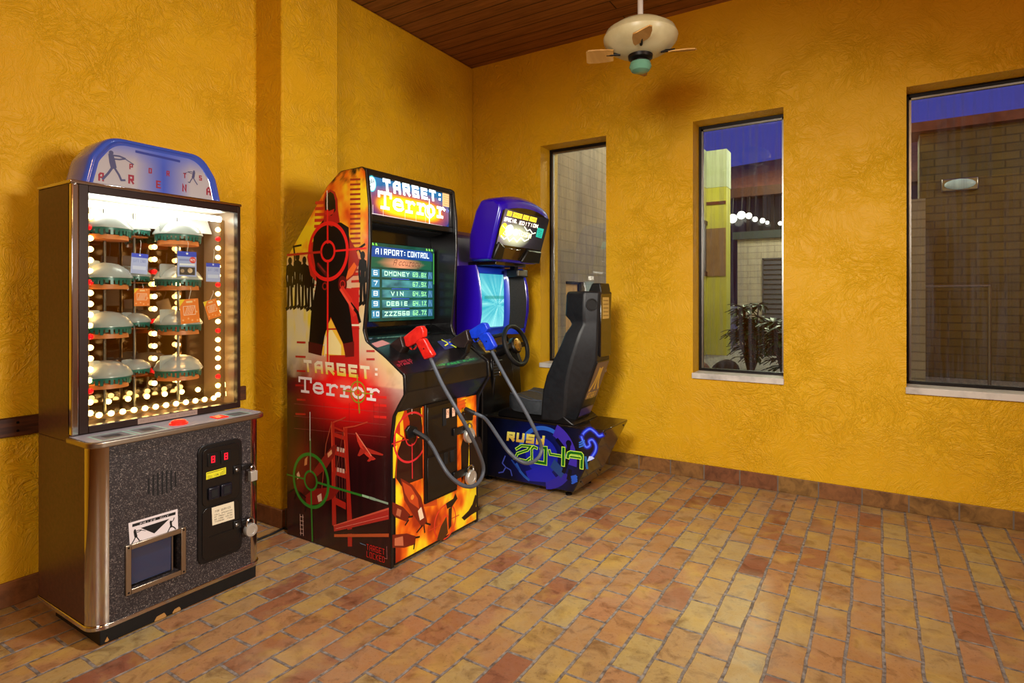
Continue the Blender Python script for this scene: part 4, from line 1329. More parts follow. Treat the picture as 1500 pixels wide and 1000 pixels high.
def fire(x, z, s=1.0, seed=0.0):
    n = fbm(x * 6 * s + seed, z * 4.2 * s, seed, 4) * 1.5 + 0.52
    if n < 0.28:
        return lerp(H('a02a08'), H('e05a0c'), n / 0.28)
    if n < 0.5:
        return lerp(H('e05a0c'), H('f2921a'), (n - .28) / .22)
    return lerp(H('f2921a'), H('f4d820'), (n - .5) / .25)


def sidecol(x, z):
    top = fire(x, z)
    n2 = fbm(x * 9, z * 9, 5.0) + 0.5
    if z > 1.80:
        top = lerp(top, H('14140c'), (0.62 - n2) * 6 * min(1, (z - 1.80) / 0.04))
    pale = lerp(H('e4dc8c'), H('d6d2c0'), fbm(x * 8, z * 5, 9.0) + 0.5)
    pale = lerp(pale, H('ecd838'), (fbm(x * 14, z * 3.0, 2.0) - 0.12) * 4)
    glow = math.exp(-(((x + 2.21) / 0.24) ** 2 + ((z - 0.80) / 0.15) ** 2))
    dark = lerp(H('16060a'), H('3a0a12'), fbm(x * 25, z * 1.2, 4.0) + 0.45)
    if z > 1.50:
        c = top
    elif z > 1.40:
        c = lerp(pale, top, (z - 1.40) / 0.10)
    elif z > 1.0:
        c = pale
    elif z > 0.84:
        w = (z - 0.84) / 0.16
        edge = lerp(H('121414'), H('d8cfa8'), 0.5 + (x + 2.3) * 1.3 + fbm(x * 14, z * 14, 7.0) * 1.1)
        c = lerp(edge, pale, w)
    elif z > 0.60:
        w = (z - 0.60) / 0.24
        edge = lerp(H('1c1016'), H('b8a89c'), ((x + 2.05) * 3.2 + fbm(x * 10, z * 10, 7.0) * 0.5) * w * 1.6)
        c = lerp(dark, edge, w)
    else:
        c = dark
        mg = math.exp(-(((x + 2.53) / 0.10) ** 2 + ((z - 0.38) / 0.13) ** 2))
        c = lerp(c, H('8a3018'), mg * 0.8)
    r2 = math.exp(-(((x + 2.10) / 0.16) ** 2 + ((z - 1.40) / 0.22) ** 2))
    c = lerp(c, H('cc1c1c'), r2 * 0.55)
    hot = H('ff1818') if glow < 0.8 else lerp(H('ff1818'), H('ff6a50'), (glow - 0.8) * 3)
    c = lerp(c, hot, min(1, glow * 1.5))
    return c


A = Art((0, T0, 0), (1, 0, 0), (0, 0, 1), (0, -1, 0), 5e-6)
A.grid(0.004, 1.882, 190, 76, lambda z: (interp(bpts, z), interp(fpts, z)), sidecol)
RED, DRED, BLK = H('e8201c'), H('a81414'), H('0b0708')
# ladder ticks
for k in range(21):
    y = 298 + k * 8.6
    A.line([(463.5 - min(k, 6) * 0.4, y - 1), (474 - (1 if k % 2 else 0), y - 1.5)], 0.006 + 0.010 * (k < 12), H('c8321c'))
for k in range(19):
    y = 262 + k * 7.2 + (10 if k > 14 else 0)
    A.line([(514, y + 1), (527, y + 0.5)], 0.010, H('9a2c1c'))
for y in (401, 412, 423, 434):
    A.line([(516, y), (528, y - 0.5)], 0.012, H('c02418'))
# distant crowd
def onlooker(cx, h0, s_, arm=0):
    q = A.pp(cx, h0); A.disc_ab(q, 0.0165 * s_, BLK, 12, 1.25)
    A.poly([(cx - 1.2, h0 + 2), (cx + 1.2, h0 + 2), (cx + 2.2, h0 + 5), (cx + 4.6 * s_, h0 + 8), (cx + 5.2 * s_, h0 + 20 * s_), (cx + 3.4 * s_, h0 + 24 * s_), (cx + 3.4 * s_, h0 + 38 * s_), (cx - 3.4 * s_, h0 + 37 * s_), (cx - 3.2 * s_, h0 + 22 * s_), (cx - 5.2 * s_, h0 + 19 * s_), (cx - 4.6 * s_, h0 + 7), (cx - 2.2, h0 + 5)], BLK)
    A.line([(cx - 1.9 * s_, h0 + 34 * s_), (cx - 2.4 * s_, h0 + 52 * s_), (cx - 2.8 * s_, h0 + 70 * s_), (cx - 4.8 * s_, h0 + 71.5 * s_)], 0.019 * s_, BLK)
    A.line([(cx + 1.9 * s_, h0 + 35 * s_), (cx + 2.2 * s_, h0 + 52 * s_), (cx + 3.0 * s_, h0 + 68 * s_), (cx + 1.0 * s_, h0 + 70 * s_)], 0.019 * s_, BLK)
    A.line([(cx - 4.4 * s_, h0 + 9), (cx - 5.2 * s_, h0 + 24 * s_), (cx - 4.2 * s_, h0 + 38 * s_)], 0.012 * s_, BLK); A.line([(cx + 4.4 * s_, h0 + 9), (cx + 5.2 * s_, h0 + 24 * s_), (cx + 4.6 * s_, h0 + 38 * s_)], 0.012 * s_, BLK)


for cx, h0, s_ in ((425, 382, 0.98), (436, 376, 1.04), (446, 381, 0.98), (455, 383, .98)):
    onlooker(cx, h0, s_)
A.line([(432, 384), (431.5, 370), (430.5, 362)], 0.012, BLK); A.line([(430.5, 361), (441, 359)], 0.010, BLK)
onlooker(531.5, 374, 1.0)
A.line([(523, 366), (534, 358)], 0.012, BLK); A.line([(529, 372), (526, 365)], 0.010, BLK)
# red structure behind the legs
A.poly([(482, 418), (526, 424), (526.5, 552), (483, 540)], H('c41f1a'))
A.poly([(485, 466), (502, 502), (506, 520), (472, 520), (474, 492)], H('f6c83a')); A.poly([(485, 480), (500, 506), (500, 520), (476, 518), (477, 496)], H('fbe9a0'))
A.line([(476, 482), (526, 481)], 0.008, H('b01a18')); A.line([(513, 476), (527, 476)], 0.009, H('e8dcc0'))
A.line([(476, 484), (476, 521)], 0.006, H('e8dcc0'))
for y in (493, 505):
    A.line([(469, y), (477, y)], 0.006, H('e8dcc0'))
# hooded figure
A.poly([(450, 376), (456, 356), (463, 350), (470, 372), (474, 398), (492, 408), (488, 416), (468, 417), (455, 403)], H('c82a1e'))
A.poly([(508, 334), (513, 350), (522, 366), (526.5, 383), (520, 402), (508, 412), (500, 420), (495, 410), (506, 398), (509, 380)], H('a8281e'))
A.poly([(519, 384), (523, 390), (517, 402), (508, 409), (506, 402)], H('e86a28'))
A.poly([(474, 322), (467, 331), (460, 344), (458, 366), (462, 390), (464, 414), (504, 420), (510, 396), (512, 360), (511, 333), (500, 326)], BLK)
A.poly([(474, 292), (477, 282), (484, 277.5), (491, 281), (494.5, 292), (495.5, 308), (498, 325), (486, 332), (474, 326), (475.5, 310)], H('b01c1a'))
A.poly([(476, 293), (479, 284), (484, 280.5), (489, 284), (491.5, 294), (492, 308), (486, 316), (478, 314), (476.5, 306)], BLK)
A.poly([(475, 308), (482, 309), (490, 306), (488.5, 313), (482, 316), (476, 314)], H('c8281c'))
A.poly([(464, 412), (504, 419), (509, 436), (514, 462), (519, 512), (517, 522), (507, 522), (503, 503), (484.5, 464), (476, 491), (471, 520), (452, 515), (454, 486), (456, 458)], BLK)
A.poly([(519, 500), (519, 522), (506, 523), (503.5, 503)], H('6a1412')); A.poly([(452, 500), (473, 505), (471, 521), (452, 516)], H('4a0e10'))
A.line([(467, 388), (480, 404)], 0.022, H('541414')); A.line([(466, 386), (476, 398)], 0.008, H('8a2420'))
A.disc_ab(A.pp(502, 416), 0.032, H('601010'), 18, 1.3); A.ring(A and (502, 416), 0.014, 0.020, H('c8241c')); A.ring((476, 419), 0.012, 0.02, H('8a1a16'))
A.line([(502, 424), (513, 440), (519, 458)], 0.030, H('d83022')); A.line([(515, 446), (524, 458), (527, 470)], 0.018, BLK); A.line([(500, 425), (517, 452)], 0.014, H('e8503a'))
# crosshair over the figure
A.ring((480.5, 368), 0.132, 0.151, RED, seg=48); A.ring((480.5, 368), 0.043, 0.056, RED, seg=32)
for p, q in (((480, 308), (480.3, 355)), ((480.5, 382), (480, 545))):
    A.line([p, q], 0.012, RED)
A.line([(421.5, 373.5), (470, 369)], 0.012, H('b8281a')); A.line([(491, 367.5), (536, 363.5)], 0.010, RED)
for y0_, y1_ in ((280, 286), (288, 296), (297, 306)):
    A.line([(479.4, y0_), (479.6, y1_)], 0.007, H('f0e6dc'))
# ticks round the title
for k in range(6):
    A.line([(436 - k % 2 * 2, 501 + k * 21), (447, 501.5 + k * 21)], 0.010, H('b81a1a'))
for y in (514, 526):
    A.line([(538, y), (548, y)], 0.010, H('c23a34'))
for y in (569, 581, 598):
    A.line([(549, y + 12), (565, y + 13)], 0.012, H('e82a24'))
for y in (604, 622, 640):
    A.line([(431, y - 13), (566, y)], 0.0015, H('a85048'))
for x in (447, 475, 512, 548, 556):
    A.line([(x, 590), (x, 648)], 0.0015, H('7a2a2a'))
# titles
yel = lambda t: lerp(H('f0d024'), H('f2ead0'), t * 1.3 - 0.15)
A.text('TARGET', (446, 544), (543, 555.5), 0.062, None, w=1.55, gap=1.3, slant=-0.12, colfn=yel)
A.text(':', (547, 553), (556, 554), 0.06, H('f4e6d8'), w=1.2)
wt = H('f6ecec')
a, b_ = A.pp(438, 574); e_, f_ = A.pp(555, 588)
for ch_, t0, t1 in (('t', 0.0, 0.145), ('e', 0.185, 0.325), ('r', 0.365, 0.505), ('r', 0.54, 0.68), ('o', 0.69, 0.825), ('r', 0.86, 1.0)):
    A.text_ab(ch_, (a + (e_ - a) * t0, b_ + (f_ - b_) * t0), (a + (e_ - a) * t1, b_ + (f_ - b_) * t1), 0.082, wt, w=0.98, gw=4.3)
GRN = H('6a8a28')
A.ring((524.7, 574), 0.047, 0.054, H('c8a020')); A.ring((524.7, 574), 0.050, 0.053, GRN); A.ring((524.7, 574), 0.012, 0.017, H('c8a020'))
A.line([(523.5, 549), (524.3, 569)], 0.007, H('a8a028')); A.line([(525, 580), (527, 604)], 0.007, H('98a028')); A.line([(503, 571.7), (519, 573.5)], 0.006, H('a8a028')); A.line([(530, 575), (547, 577)], 0.006, H('a8a028'))
# suspension bridge tower
BR, BL_ = H('b8281c'), H('e05a34')
A.poly([(485, 617), (490, 617.5), (491.5, 680), (493, 770), (487, 769), (486, 690)], BR)
A.poly([(503, 625), (509, 626), (512, 690), (516, 760), (516, 800), (510, 800), (507, 690)], BR)
A.line([(486, 618), (487.5, 690)], 0.004, BL_); A.line([(504, 626), (507.5, 692)], 0.004, BL_)
for y0_, y1_, hh in ((624, 631, 3), (633, 639, 6), (655, 661, 10), (683, 690, 11), (727, 736, 10)):
    A.poly([(489, y0_), (507, y1_), (507, y1_ + hh), (489, y0_ + hh)], BR)
for y0_, y1_ in ((654, 659), (684, 690)):
    for k in range(3):
        A.poly([(494 + k * 4, y0_ + k), (497 + k * 4, y0_ + k + .8), (497 + k * 4, y0_ + k + 7), (494 + k * 4, y0_ + k + 6.4)], H('d8b8a8'))
for k in range(4):
    A.line([(493 + k * 4, 660), (494 + k * 4, 730)], 0.0025, H('8a4038'))
A.line([(489, 618), (500, 614), (506, 611)], 0.006, H('c84830')); A.line([(506, 626), (520, 624), (538, 618)], 0.006, H('c84830'))
A.line([(486, 619), (478, 650), (470, 735)], 0.005, H('a84a30')); A.line([(503, 632), (488, 720)], 0.004, H('8a4030'))
# jet
JR = H('e03c2c')
A.poly([(521.4, 633), (524, 635), (530, 645), (536, 656), (545, 667), (551, 672), (546, 674), (538, 668), (530, 660), (524, 646)], JR)
A.poly([(530, 652), (562, 665), (561, 667), (542, 664), (534, 660)], H('b83024')); A.poly([(529, 655), (524, 667), (527, 668), (536, 662)], H('b83024')); A.poly([(544, 667), (538, 675), (541, 676), (549, 671)], H('c83428'))
A.line([(522, 634), (544, 667)], 0.006, H('f08a6a'))
# missiles in the green sight
for pts_, col in (([(494, 651), (488, 652), (473, 670), (459, 690), (464, 698), (478, 686), (490, 668)], H('8a241c')),
                  ([(452, 648), (444, 662), (437, 690), (434, 716), (444, 722), (450, 700), (454, 670)], H('6e1a16')),
                  ([(499, 716), (484, 713), (460, 716), (447, 726), (450, 740), (470, 737), (488, 730)], H('8a1e18'))):
    A.poly(pts_, col)
A.poly([(480, 664), (486, 658), (487, 664), (481, 670)], H('e8a070')); A.poly([(465, 726), (471, 722), (472, 733), (467, 735)], H('e8c0a8')); A.poly([(447, 672), (451, 668), (450, 680), (446, 682)], H('d88a50')); A.poly([(435, 694), (438, 690), (440, 697), (436, 702)], H('e8b890'))
for p, q in (((448, 728), (440, 722)), ((450, 738), (447, 748)), ((434, 714), (422, 722)), ((434, 722), (432, 730))):
    A.line([p, q], 0.008, BLK)
GR2 = H('34862a')
A.ring((455.5, 703.5), 0.126, 0.143, GR2, seg=48); A.ring((455.5, 703.5), 0.042, 0.053, GR2, seg=32)
A.line([(455.0, 643), (455.2, 690)], 0.009, H('6a8a50')); A.line([(456, 717), (458, 791)], 0.010, GR2); A.line([(421, 694.5), (446, 701)], 0.008, GR2); A.line([(466, 706.5), (529, 725)], 0.011, GR2)
A.line([(532, 725.5), (540, 728)], 0.011, H('a8d8b0'))
for k in range(11):
    A.line([(543 + k * 2.4, 729 + k * 0.75), (544 + k * 2.4, 729.3 + k * 0.75)], 0.013 if k < 3 else 0.01, H('9ab8a0'))
for k in range(10):
    A.line([(454.6, 604 + k * 4.2), (454.6, 606.4 + k * 4.2)], 0.006, H('d8d4cc'))
# road deck beams, ladder
A.poly([(489, 769), (570, 743), (570, 760), (490, 778)], H('c03028')); A.poly([(489, 769), (570, 743), (570, 746), (489, 770.5)], H('e06048')); A.line([(492, 774), (569, 755)], 0.002, H('f09080'))
A.poly([(490, 782), (570, 781), (570, 786), (490, 786)], H('c85a2c')); A.poly([(490, 779), (570, 765), (570, 779), (490, 782)], H('2c080c'))
A.line([(440, 753), (441, 783)], 0.004, H('d8b0a0')); A.line([(444, 754), (445, 784)], 0.004, H('d8b0a0'))
for k in range(5):
    A.line([(440, 756 + k * 6), (445, 757 + k * 6)], 0.003, H('d8b0a0'))
A.text('TARGET', (537.5, 804.5), (564, 812.5), 0.028, H('e02420'), w=0.75, gap=1.4); A.text('LOCKED', (537.5, 815), (564, 824), 0.028, H('e02420'), w=0.75, gap=1.4)
A.line([(528, 795), (536, 798)], 0.003, H('7090b0')); A.line([(567, 800), (567.5, 818), (564, 817)], 0.002, H('c88080'))
A.build('side_artwork', M['print'], side)

# --- control panel block, lower front, underside
m_ = MB(); m_.prism([(-2.20, 1.052), (-2.088, 1.052), (-1.946, 0.9745), (-1.834, 0.9055), (-1.828, 0.824), (-1.90, 0.7205), (-2.20, 0.7205)], 'y', TI0, TI1)
cp = obj('control_panel', m_, M['blacklam'], tt, 0.004)
d_ = Vector((-1.834 + 1.946, 0, 0.9055 - 0.9745)).normalized()
A = Art((-1.946, 0, 0.9745), (0, 1, 0), tuple(-d_), tuple(Vector((0, 1, 0)).cross(-d_) * (1 if Vector((0, 1, 0)).cross(-d_).z > 0 else -1)))
A.text('INSERT COINS', (640, 537), (690, 527), 0.014, H('2fa84a'), w=0.9); A.text('PLAYER ONE', (586, 532), (604, 528), 0.016, H('b02a3c'), w=0.9)
A.text('START', (583, 537), (606, 532), 0.015, H('b02a3c'), w=0.9); A.poly([(654, 537), (700, 527), (697, 523), (652, 532)], H('1e3c30'))
A.text('FREE PLAY', (657, 535), (696, 526.5), 0.012, H('2fa84a'), w=0.9)
A.build('panel_print', M['printm'], cp)
d2 = Vector((-1.946 + 2.088, 0, 0.9745 - 1.052)).normalized(); n2 = Vector((0, 1, 0)).cross(-d2); n2 = n2 if n2.z > 0 else -n2
A = Art((-2.088, 0, 1.052), (0, 1, 0), tuple(-d2), tuple(n2))
A.poly([(541, 504), (560, 498), (572, 503), (553, 509)], H('a8706c')); A.poly([(640, 500), (660, 496), (672, 507), (652, 512)], H('262c5c'))
A.line([(648, 498), (667, 508)], 0.012, H('b8c828')); A.line([(652, 506), (662, 499)], 0.008, H('d8d020')); A.disc_ab(A.pp(659, 503), 0.014, H('2840c0'))
A.line([(680, 494), (690, 499)], 0.02, H('707898'))
A.build('panel_print', M['printm'], cp)
m_ = MB(); m_.box(-1.922, -1.902, TI0, TI1, 0.012, 0.7200)
lf2 = obj('front_panel', m_, M['blacklam'], tt, 0.002)
A = Art((-1.902, 0, 0), (0, 1, 0), (0, 0, 1), (1, 0, 0), 6e-6)
A.grid(0.022, 0.716, 70, 66, lambda z: (TI0 + 0.004, TI1 - 0.006), lambda y, z: fire(y * 1.1 + 3, z, 1.15, 3.3))
# dark shooter, sight and bombs
A.poly([(594, 578), (614, 574), (616, 590), (617, 610), (620, 640), (620, 700), (588, 712), (580, 700), (583, 660), (590, 640), (585, 620), (592, 604)], H('2c0d08'))
A.poly([(586, 604), (594, 596), (600, 618), (598, 645), (588, 640), (578, 632)], H('b83010')); A.poly([(586, 620), (590, 612), (592, 640), (586, 636)], H('e8b020'))
A.poly([(577, 640), (580, 598), (592, 580), (596, 582), (592, 602), (584, 622)], H('d8b81c')); A.poly([(575.5, 655), (582, 652), (578, 700), (575.5, 700)], H('dcc420'))
A.line([(603, 579), (603.4, 606)], 0.005, H('c8b8a8')); A.ring((602.5, 640), 0.112, 0.122, H('c8242c'), seg=40); A.ring((603, 640), 0.036, 0.043, H('c8242c'))
A.line([(574.5, 650), (594, 643)], 0.007, H('b01c1c')); A.line([(603.5, 650), (604, 700)], 0.006, H('c8242c')); A.line([(613, 640), (621, 632)], 0.008, H('e8842c'))
A.poly([(618, 590), (640, 585), (640, 740), (620, 742)], H('c84a14'))
for pts_, c0 in (([(586.6, 700), (604, 710), (617, 728), (626, 764), (618, 772), (604, 752), (592, 732)], '741c0c'), ([(574.6, 735), (590, 742), (601, 754), (596, 764), (580, 758), (574.6, 752)], '6a180c'), ([(574.6, 783), (596, 781), (609, 785), (608, 797), (592, 802), (574.6, 802)], '6a180c')):
    A.poly(pts_, H(c0))
A.poly([(589, 705), (602, 713), (612, 730), (614, 745), (600, 735), (593, 722)], H('b84018')); A.poly([(612, 748), (617, 742), (621, 758), (615, 762)], H('ecd0b0'))
A.disc_ab(A.pp(604, 728), 0.012, H('e88830')); A.poly([(578, 788), (590, 785), (591, 799), (578, 799)], H('c06a48')); A.poly([(582, 744), (588, 747), (586, 757), (580, 754)], H('b06040'))
for p, q in (((618, 770), (611, 779)), ((624, 766), (630, 768)), ((621, 770), (622, 779)), ((599, 757), (604, 756)), ((598, 762), (594, 768)), ((609, 787), (614, 786)), ((607, 797), (606, 803))):
    A.line([p, q], 0.009, BLK)
A.ring((652, 764), 0.083, 0.091, H('d83a20'), seg=40); A.ring((652, 764), 0.028, 0.034, H('d83a20')); A.line([(628, 777), (646, 768)], 0.005, H('c83a20')); A.line([(660, 760), (672, 754)], 0.005, H('c83a20')); A.line([(652, 738), (652, 755)], 0.005, H('c83a20'))
A.poly([(640, 790), (646, 770), (654, 756), (656, 780), (648, 792)], H('4a2a10')); A.poly([(657, 745), (662, 742), (661, 770), (657, 776)], H('2c1508')); A.poly([(653, 737), (664, 730), (667, 722), (670, 730), (662, 742), (655, 745)], H('1c0c06'))
for cx, h0, s_ in ((681, 642, 1.1), (693, 636, 1.2), (700, 640, 1.1)):
    A.poly([(cx - 3, h0), (cx + 3, h0 - 1), (cx + 6, h0 + 10), (cx + 5, h0 + 36 * s_), (cx + 3, h0 + 62 * s_), (cx - 1, h0 + 64 * s_), (cx, h0 + 40 * s_), (cx - 5, h0 + 60 * s_), (cx - 6, h0 + 12)], H('160a06'))
A.poly([(676, 758), (686, 748), (692, 738), (696, 724), (698, 726), (697, 742), (702, 741), (703, 746), (690, 754), (680, 762)], H('1c0c06'))
A.poly([(668, 590), (680, 584), (682, 596), (672, 602)], H('d8521a'))
for k in range(4):
    A.line([(668, 580 + k * 5), (682, 575 + k * 5)], 0.008, H('c8501c'))
A.build('front_artwork', M['print'], lf2)
# coin door with lit coin returns, bars
m_ = MB(); m_.box(-1.9015, -1.891, 2.188, 2.446, 0.238, 0.728); td = obj('coin_door', m_, mat('dark_brown_steel', '150f0d', 0.35, 0.3), tt, 0.003)
m_ = MB(); m_.box(-1.891, -1.888, 2.204, 2.430, 0.475, 0.712); m_.box(-1.891, -1.888, 2.204, 2.430, 0.252, 0.462); obj('door_plate', m_, M['blacklam'], td, 0.003)
for yy in (2.355, 2.405):
    m_ = MB(); m_.box(-1.888, -1.8845, yy - 0.017, yy + 0.017, 0.632, 0.688); cr = obj('coin_return', m_, M['black'], td, 0.001)
    A = Art((-1.8845, 0, 0), (0, 1, 0), (0, 0, 1), (1, 0, 0))
    A.ab([(yy - 0.012, 0.637), (yy + 0.012, 0.637), (yy + 0.012, 0.683), (yy - 0.012, 0.683)], H('f0b48c'))
    A.text_ab('25', (yy - 0.009, 0.655), (yy + 0.009, 0.655), 0.02, H('8a2c10'), w=1.1)
    A.build('lit_button', print_mat('lit_coin_button', 0.3, 1.2), cr)
m_ = MB(); m_.box(-1.888, -1.884, 2.320, 2.345, 0.60, 0.69); m_.box(-1.888, -1.885, 2.33, 2.36, 0.40, 0.46); m_.box(-1.888, -1.885, 2.38, 2.41, 0.40, 0.46); obj('coin_slot', m_, M['blackmat'], td, 0.001)
for zz in (0.555, 0.325):
    m_ = MB(); m_.box(-1.8875, -1.877, 2.40, 2.53, zz - 0.022, zz + 0.018); obj('lock_bar', m_, M['black'], td, 0.003)
m_ = MB(); m_.prism(rpoly([(2.50, 0.598), (2.572, 0.585), (2.575, 0.63), (2.54, 0.652), (2.49, 0.64)], 0.01, 3), 'x', -1.9015, -1.88); obj('cable_bracket', m_, M['black'], tt, 0.003)
m_ = MB(); m_.prism(rpoly([(2.06, 0.585), (2.115, 0.585), (2.13, 0.63), (2.075, 0.65), (2.05, 0.63)], 0.01, 3), 'x', -1.9015, -1.885); obj('cable_bracket', m_, M['black'], tt, 0.003)
padlock((-1.868, 2.520, 0.552), 0.040, 'round silver padlock on the upper bar of the shooting game coin door')
padlock((-1.868, 2.535, 0.322), 0.040, 'round silver padlock on the lower bar of the shooting game coin door')

# --- marquee
m_ = MB(); m_.box(-2.14, -2.086, TI0, TI1, 1.662, 1.850); mq = obj('marquee', m_, M['black'], tt)
m_ = MB(); m_.box(-2.13, -2.074, TI0, TI1, 1.8505, 1.870); m_.box(-2.15, -2.072, TI0, TI1, 1.632, 1.6615); m_.box(-2.09, -2.074, TI1 - 0.018, TI1, 1.662, 1.85); obj('marquee_retainer', m_, M['blacklam'], tt, 0.003)
m_ = MB(); m_.prism([(-2.47, 1.632), (-2.15, 1.632), (-2.15, 1.628), (-2.30, 1.60), (-2.47, 1.60)], 'y', TI0, TI1); obj('speaker_panel', m_, M['blackmat'], tt)
A = Art((-2.086, 0, 0), (0, 1, 0), (0, 0, 1), (1, 0, 0), 1e-5)


def mqcol(y, z):
    cy, cz = 2.30, 1.725
    g_ = math.exp(-(((y - cy) / 0.25) ** 4 + ((z - cz) / 0.055) ** 2))
    n = fbm(y * 12, z * 12, 1.0)
    c = lerp(H('12306e'), H('2a6a98'), (z - 1.70) * 7 + n * 0.8)
    c = lerp(c, H('c8561c'), min(1, g_ * 2.4 + n * 0.4) * (g_ > 0.05))
    c = lerp(c, H('ffe018'), max(0, g_ * 1.9 - 0.55))
    return tuple(v * (1 + 1.5 * max(0, g_ - .3)) for v in c[:3]) + (1,)


A.grid(1.664, 1.848, 30, 90, lambda z: (TI0 + 0.001, TI1 - 0.02), mqcol)
WH, WY = (2.6, 2.9, 2.8, 1), (3.2, 3.0, 1.9, 1)
A.disc_ab(A.pp(544.6, 269), 0.029, H('58c8d0'), 24, 1.35)
A.disc_ab(A.pp(544.6, 269), 0.025, H('e8f4f0'), 24, 1.35)
A.text('RAW', (540.5, 270), (549, 268), 0.020, H('1c4a58'), w=1.0, gap=1); A.text('THRILLS', (540.6, 275), (549.2, 273), 0.012, H('1c4a58'), w=0.9, gap=1)
A.text('TARGET', (562, 280), (639, 295.5), 0.062, WH, w=1.5, gap=1.3, slant=-0.12); A.text(':', (641, 296), (647, 297), 0.062, WH, w=1.3)
a, b_ = A.pp(554, 305); e_, f_ = A.pp(651, 320.5)
for ch_, t0, t1 in (('t', 0.0, 0.15), ('e', 0.19, 0.34), ('r', 0.375, 0.51), ('r', 0.545, 0.68), ('o', 0.70, 0.83), ('r', 0.865, 1.0)):
    A.text_ab(ch_, (a + (e_ - a) * t0, b_ + (f_ - b_) * t0), (a + (e_ - a) * t1, b_ + (f_ - b_) * t1), 0.088, WY, w=1.0, gw=4.3)
A.line([(628.5, 292), (629, 333)], 0.005, WY); A.ring((628.3, 310), 0.030, 0.036, WY)
A.poly([(648, 282.5), (660, 285.5), (660, 304), (648, 301.5)], H('f0b478'))
for k in range(5):
    A.line([(650, 286 + k * 3.2), (658, 288 + k * 3.2)], 0.002, H('b87848'))
for x in (546, 561, 593, 609, 623):
    A.line([(x, 300 + (x - 546) * 0.18), (x, 313 + (x - 546) * 0.2)], 0.002, H('f0d8c0'))
A.line([(543, 312), (648, 331)], 0.0025, H('f0e0d0'))
A.text('TM', (653, 311), (658, 312), 0.018, H('7090e8'), w=0.9)
A.build('marquee_art', M['backlit'], mq)

# --- monitor: bezel, glass-fronted tube with the score table
m_ = MB(); m_.box(-2.26, -2.235, TI0, TI1, 1.0525, 1.6275)
m_.prism([(-2.235, 1.0525), (-2.105, 1.0525), (-2.222, 1.105), (-2.235, 1.105)], 'y', TI0, TI1)
bz = obj('monitor_bezel', m_, mat('gloss_black_bezel', '0a0a0b', 0.12, coat=0.4), tt, 0.002)
sy0, sy1, sz0, sz1 = 2.085, 2.632, 1.128, 1.548
rings = []
nn = 18
m_ = MB(); vs = []; fs = []
for i in range(nn + 1):
    for j in range(nn + 1):
        u, v = i / nn, j / nn
        bul = 0.022 * (1 - (2 * u - 1) ** 2) * (1 - (2 * v - 1) ** 2) ** 0.7
        vs.append((-2.222 + bul, sy0 + (sy1 - sy0) * u, sz0 + (sz1 - sz0) * v))
for i in range(nn):
    for j in range(nn):
        q = i * (nn + 1) + j
        fs.append((q, q + nn + 1, q + nn + 2, q + 1))
m_.add(vs, fs)
m_.box(-2.234, -2.2222, sy0, sy1, sz0, sz1)
scr = obj('screen', m_, mat('dark_tube_glass', '06100e', 0.12), tt, smooth=60)
A = Art((-2.198, 0, 0), (0, 1, 0), (0, 0, 1), (1, 0, 0), 1e-5, 2e-4)
ly0, ly1, lz0, lz1 = 2.108, 2.622, 1.135, 1.542


def SC(u, v):
    return (ly0 + (ly1 - ly0) * u, lz0 + (lz1 - lz0) * v)


def scol(y, z):
    v = (z - lz0) / (lz1 - lz0); u = (y - ly0) / (ly1 - ly0)
    n = fbm(y * 9, z * 9, 2.0) + 0.5
    return lerp(H('0a2c24'), H('1c5a48'), n)


A.grid(lz0, lz1, 20, 24, lambda z: (ly0, ly1), scol)
for k in range(3):
    for u0 in (0.0, 0.86):
        A.ab([SC(u0 + 0.045 * k, 0.965), SC(u0 + 0.045 * k + 0.03, 0.965), SC(u0 + 0.045 * k + 0.015, 0.995), SC(u0 + 0.045 * k - 0.0, 0.995)], H('8ce858'))
A.line_ab([SC(0.005, 0.98), SC(0.005, 0.6)], 0.005, H('58c048')); A.line_ab([SC(0.992, 0.93), SC(0.992, 0.5)], 0.005, H('58c048'))
A.ab([SC(.03, .82), SC(.97, .82), SC(.97, .92), SC(.93, .955), SC(.05, .955), SC(.03, .93)], H('1c4890'))
A.text_ab('AIRPORT', SC(.09, .855), SC(.49, .855), 0.031, (1.1, 1.3, 1.35, 1), w=1.0, gap=1.2); A.text_ab(':', SC(.49, .855), SC(.54, .855), 0.031, (1.1, 1.3, 1.35, 1), w=1.0); A.text_ab('CONTROL', SC(.56, .855), SC(.91, .855), 0.031, (1.1, 1.3, 1.35, 1), w=1.0, gap=1.2)
A.grid(SC(0, .695)[1], SC(0, .815)[1], 8, 24, lambda z: (SC(.03, 0)[0], SC(.95, 0)[0]), lambda y, z: lerp(H('1c5a40'), H('f09a70'), 1.2 - abs((y - ly0) / (ly1 - ly0) - .47) * 3.2 - abs((z - lz0) / (lz1 - lz0) - .755) * 5))
for ch_, u in (('A', .34), ('c', .415), ('c', .465), ('u', .515), ('r', .57), ('a', .615), ('c', .665), ('y', .71)):
    A.text_ab(ch_, SC(u, .728), SC(u + .042, .728), 0.032 if ch_ == 'A' else 0.034, H('5a2c28'), w=0.55, slant=0.35)
rows = [('6', 'DMONEY', '69.8%'), ('7', '', '67.9%'), ('8', 'VIN', '64.9%'), ('9', 'DEBIE', '64.1%'), ('10', 'ZZZ568', '62.7%')]
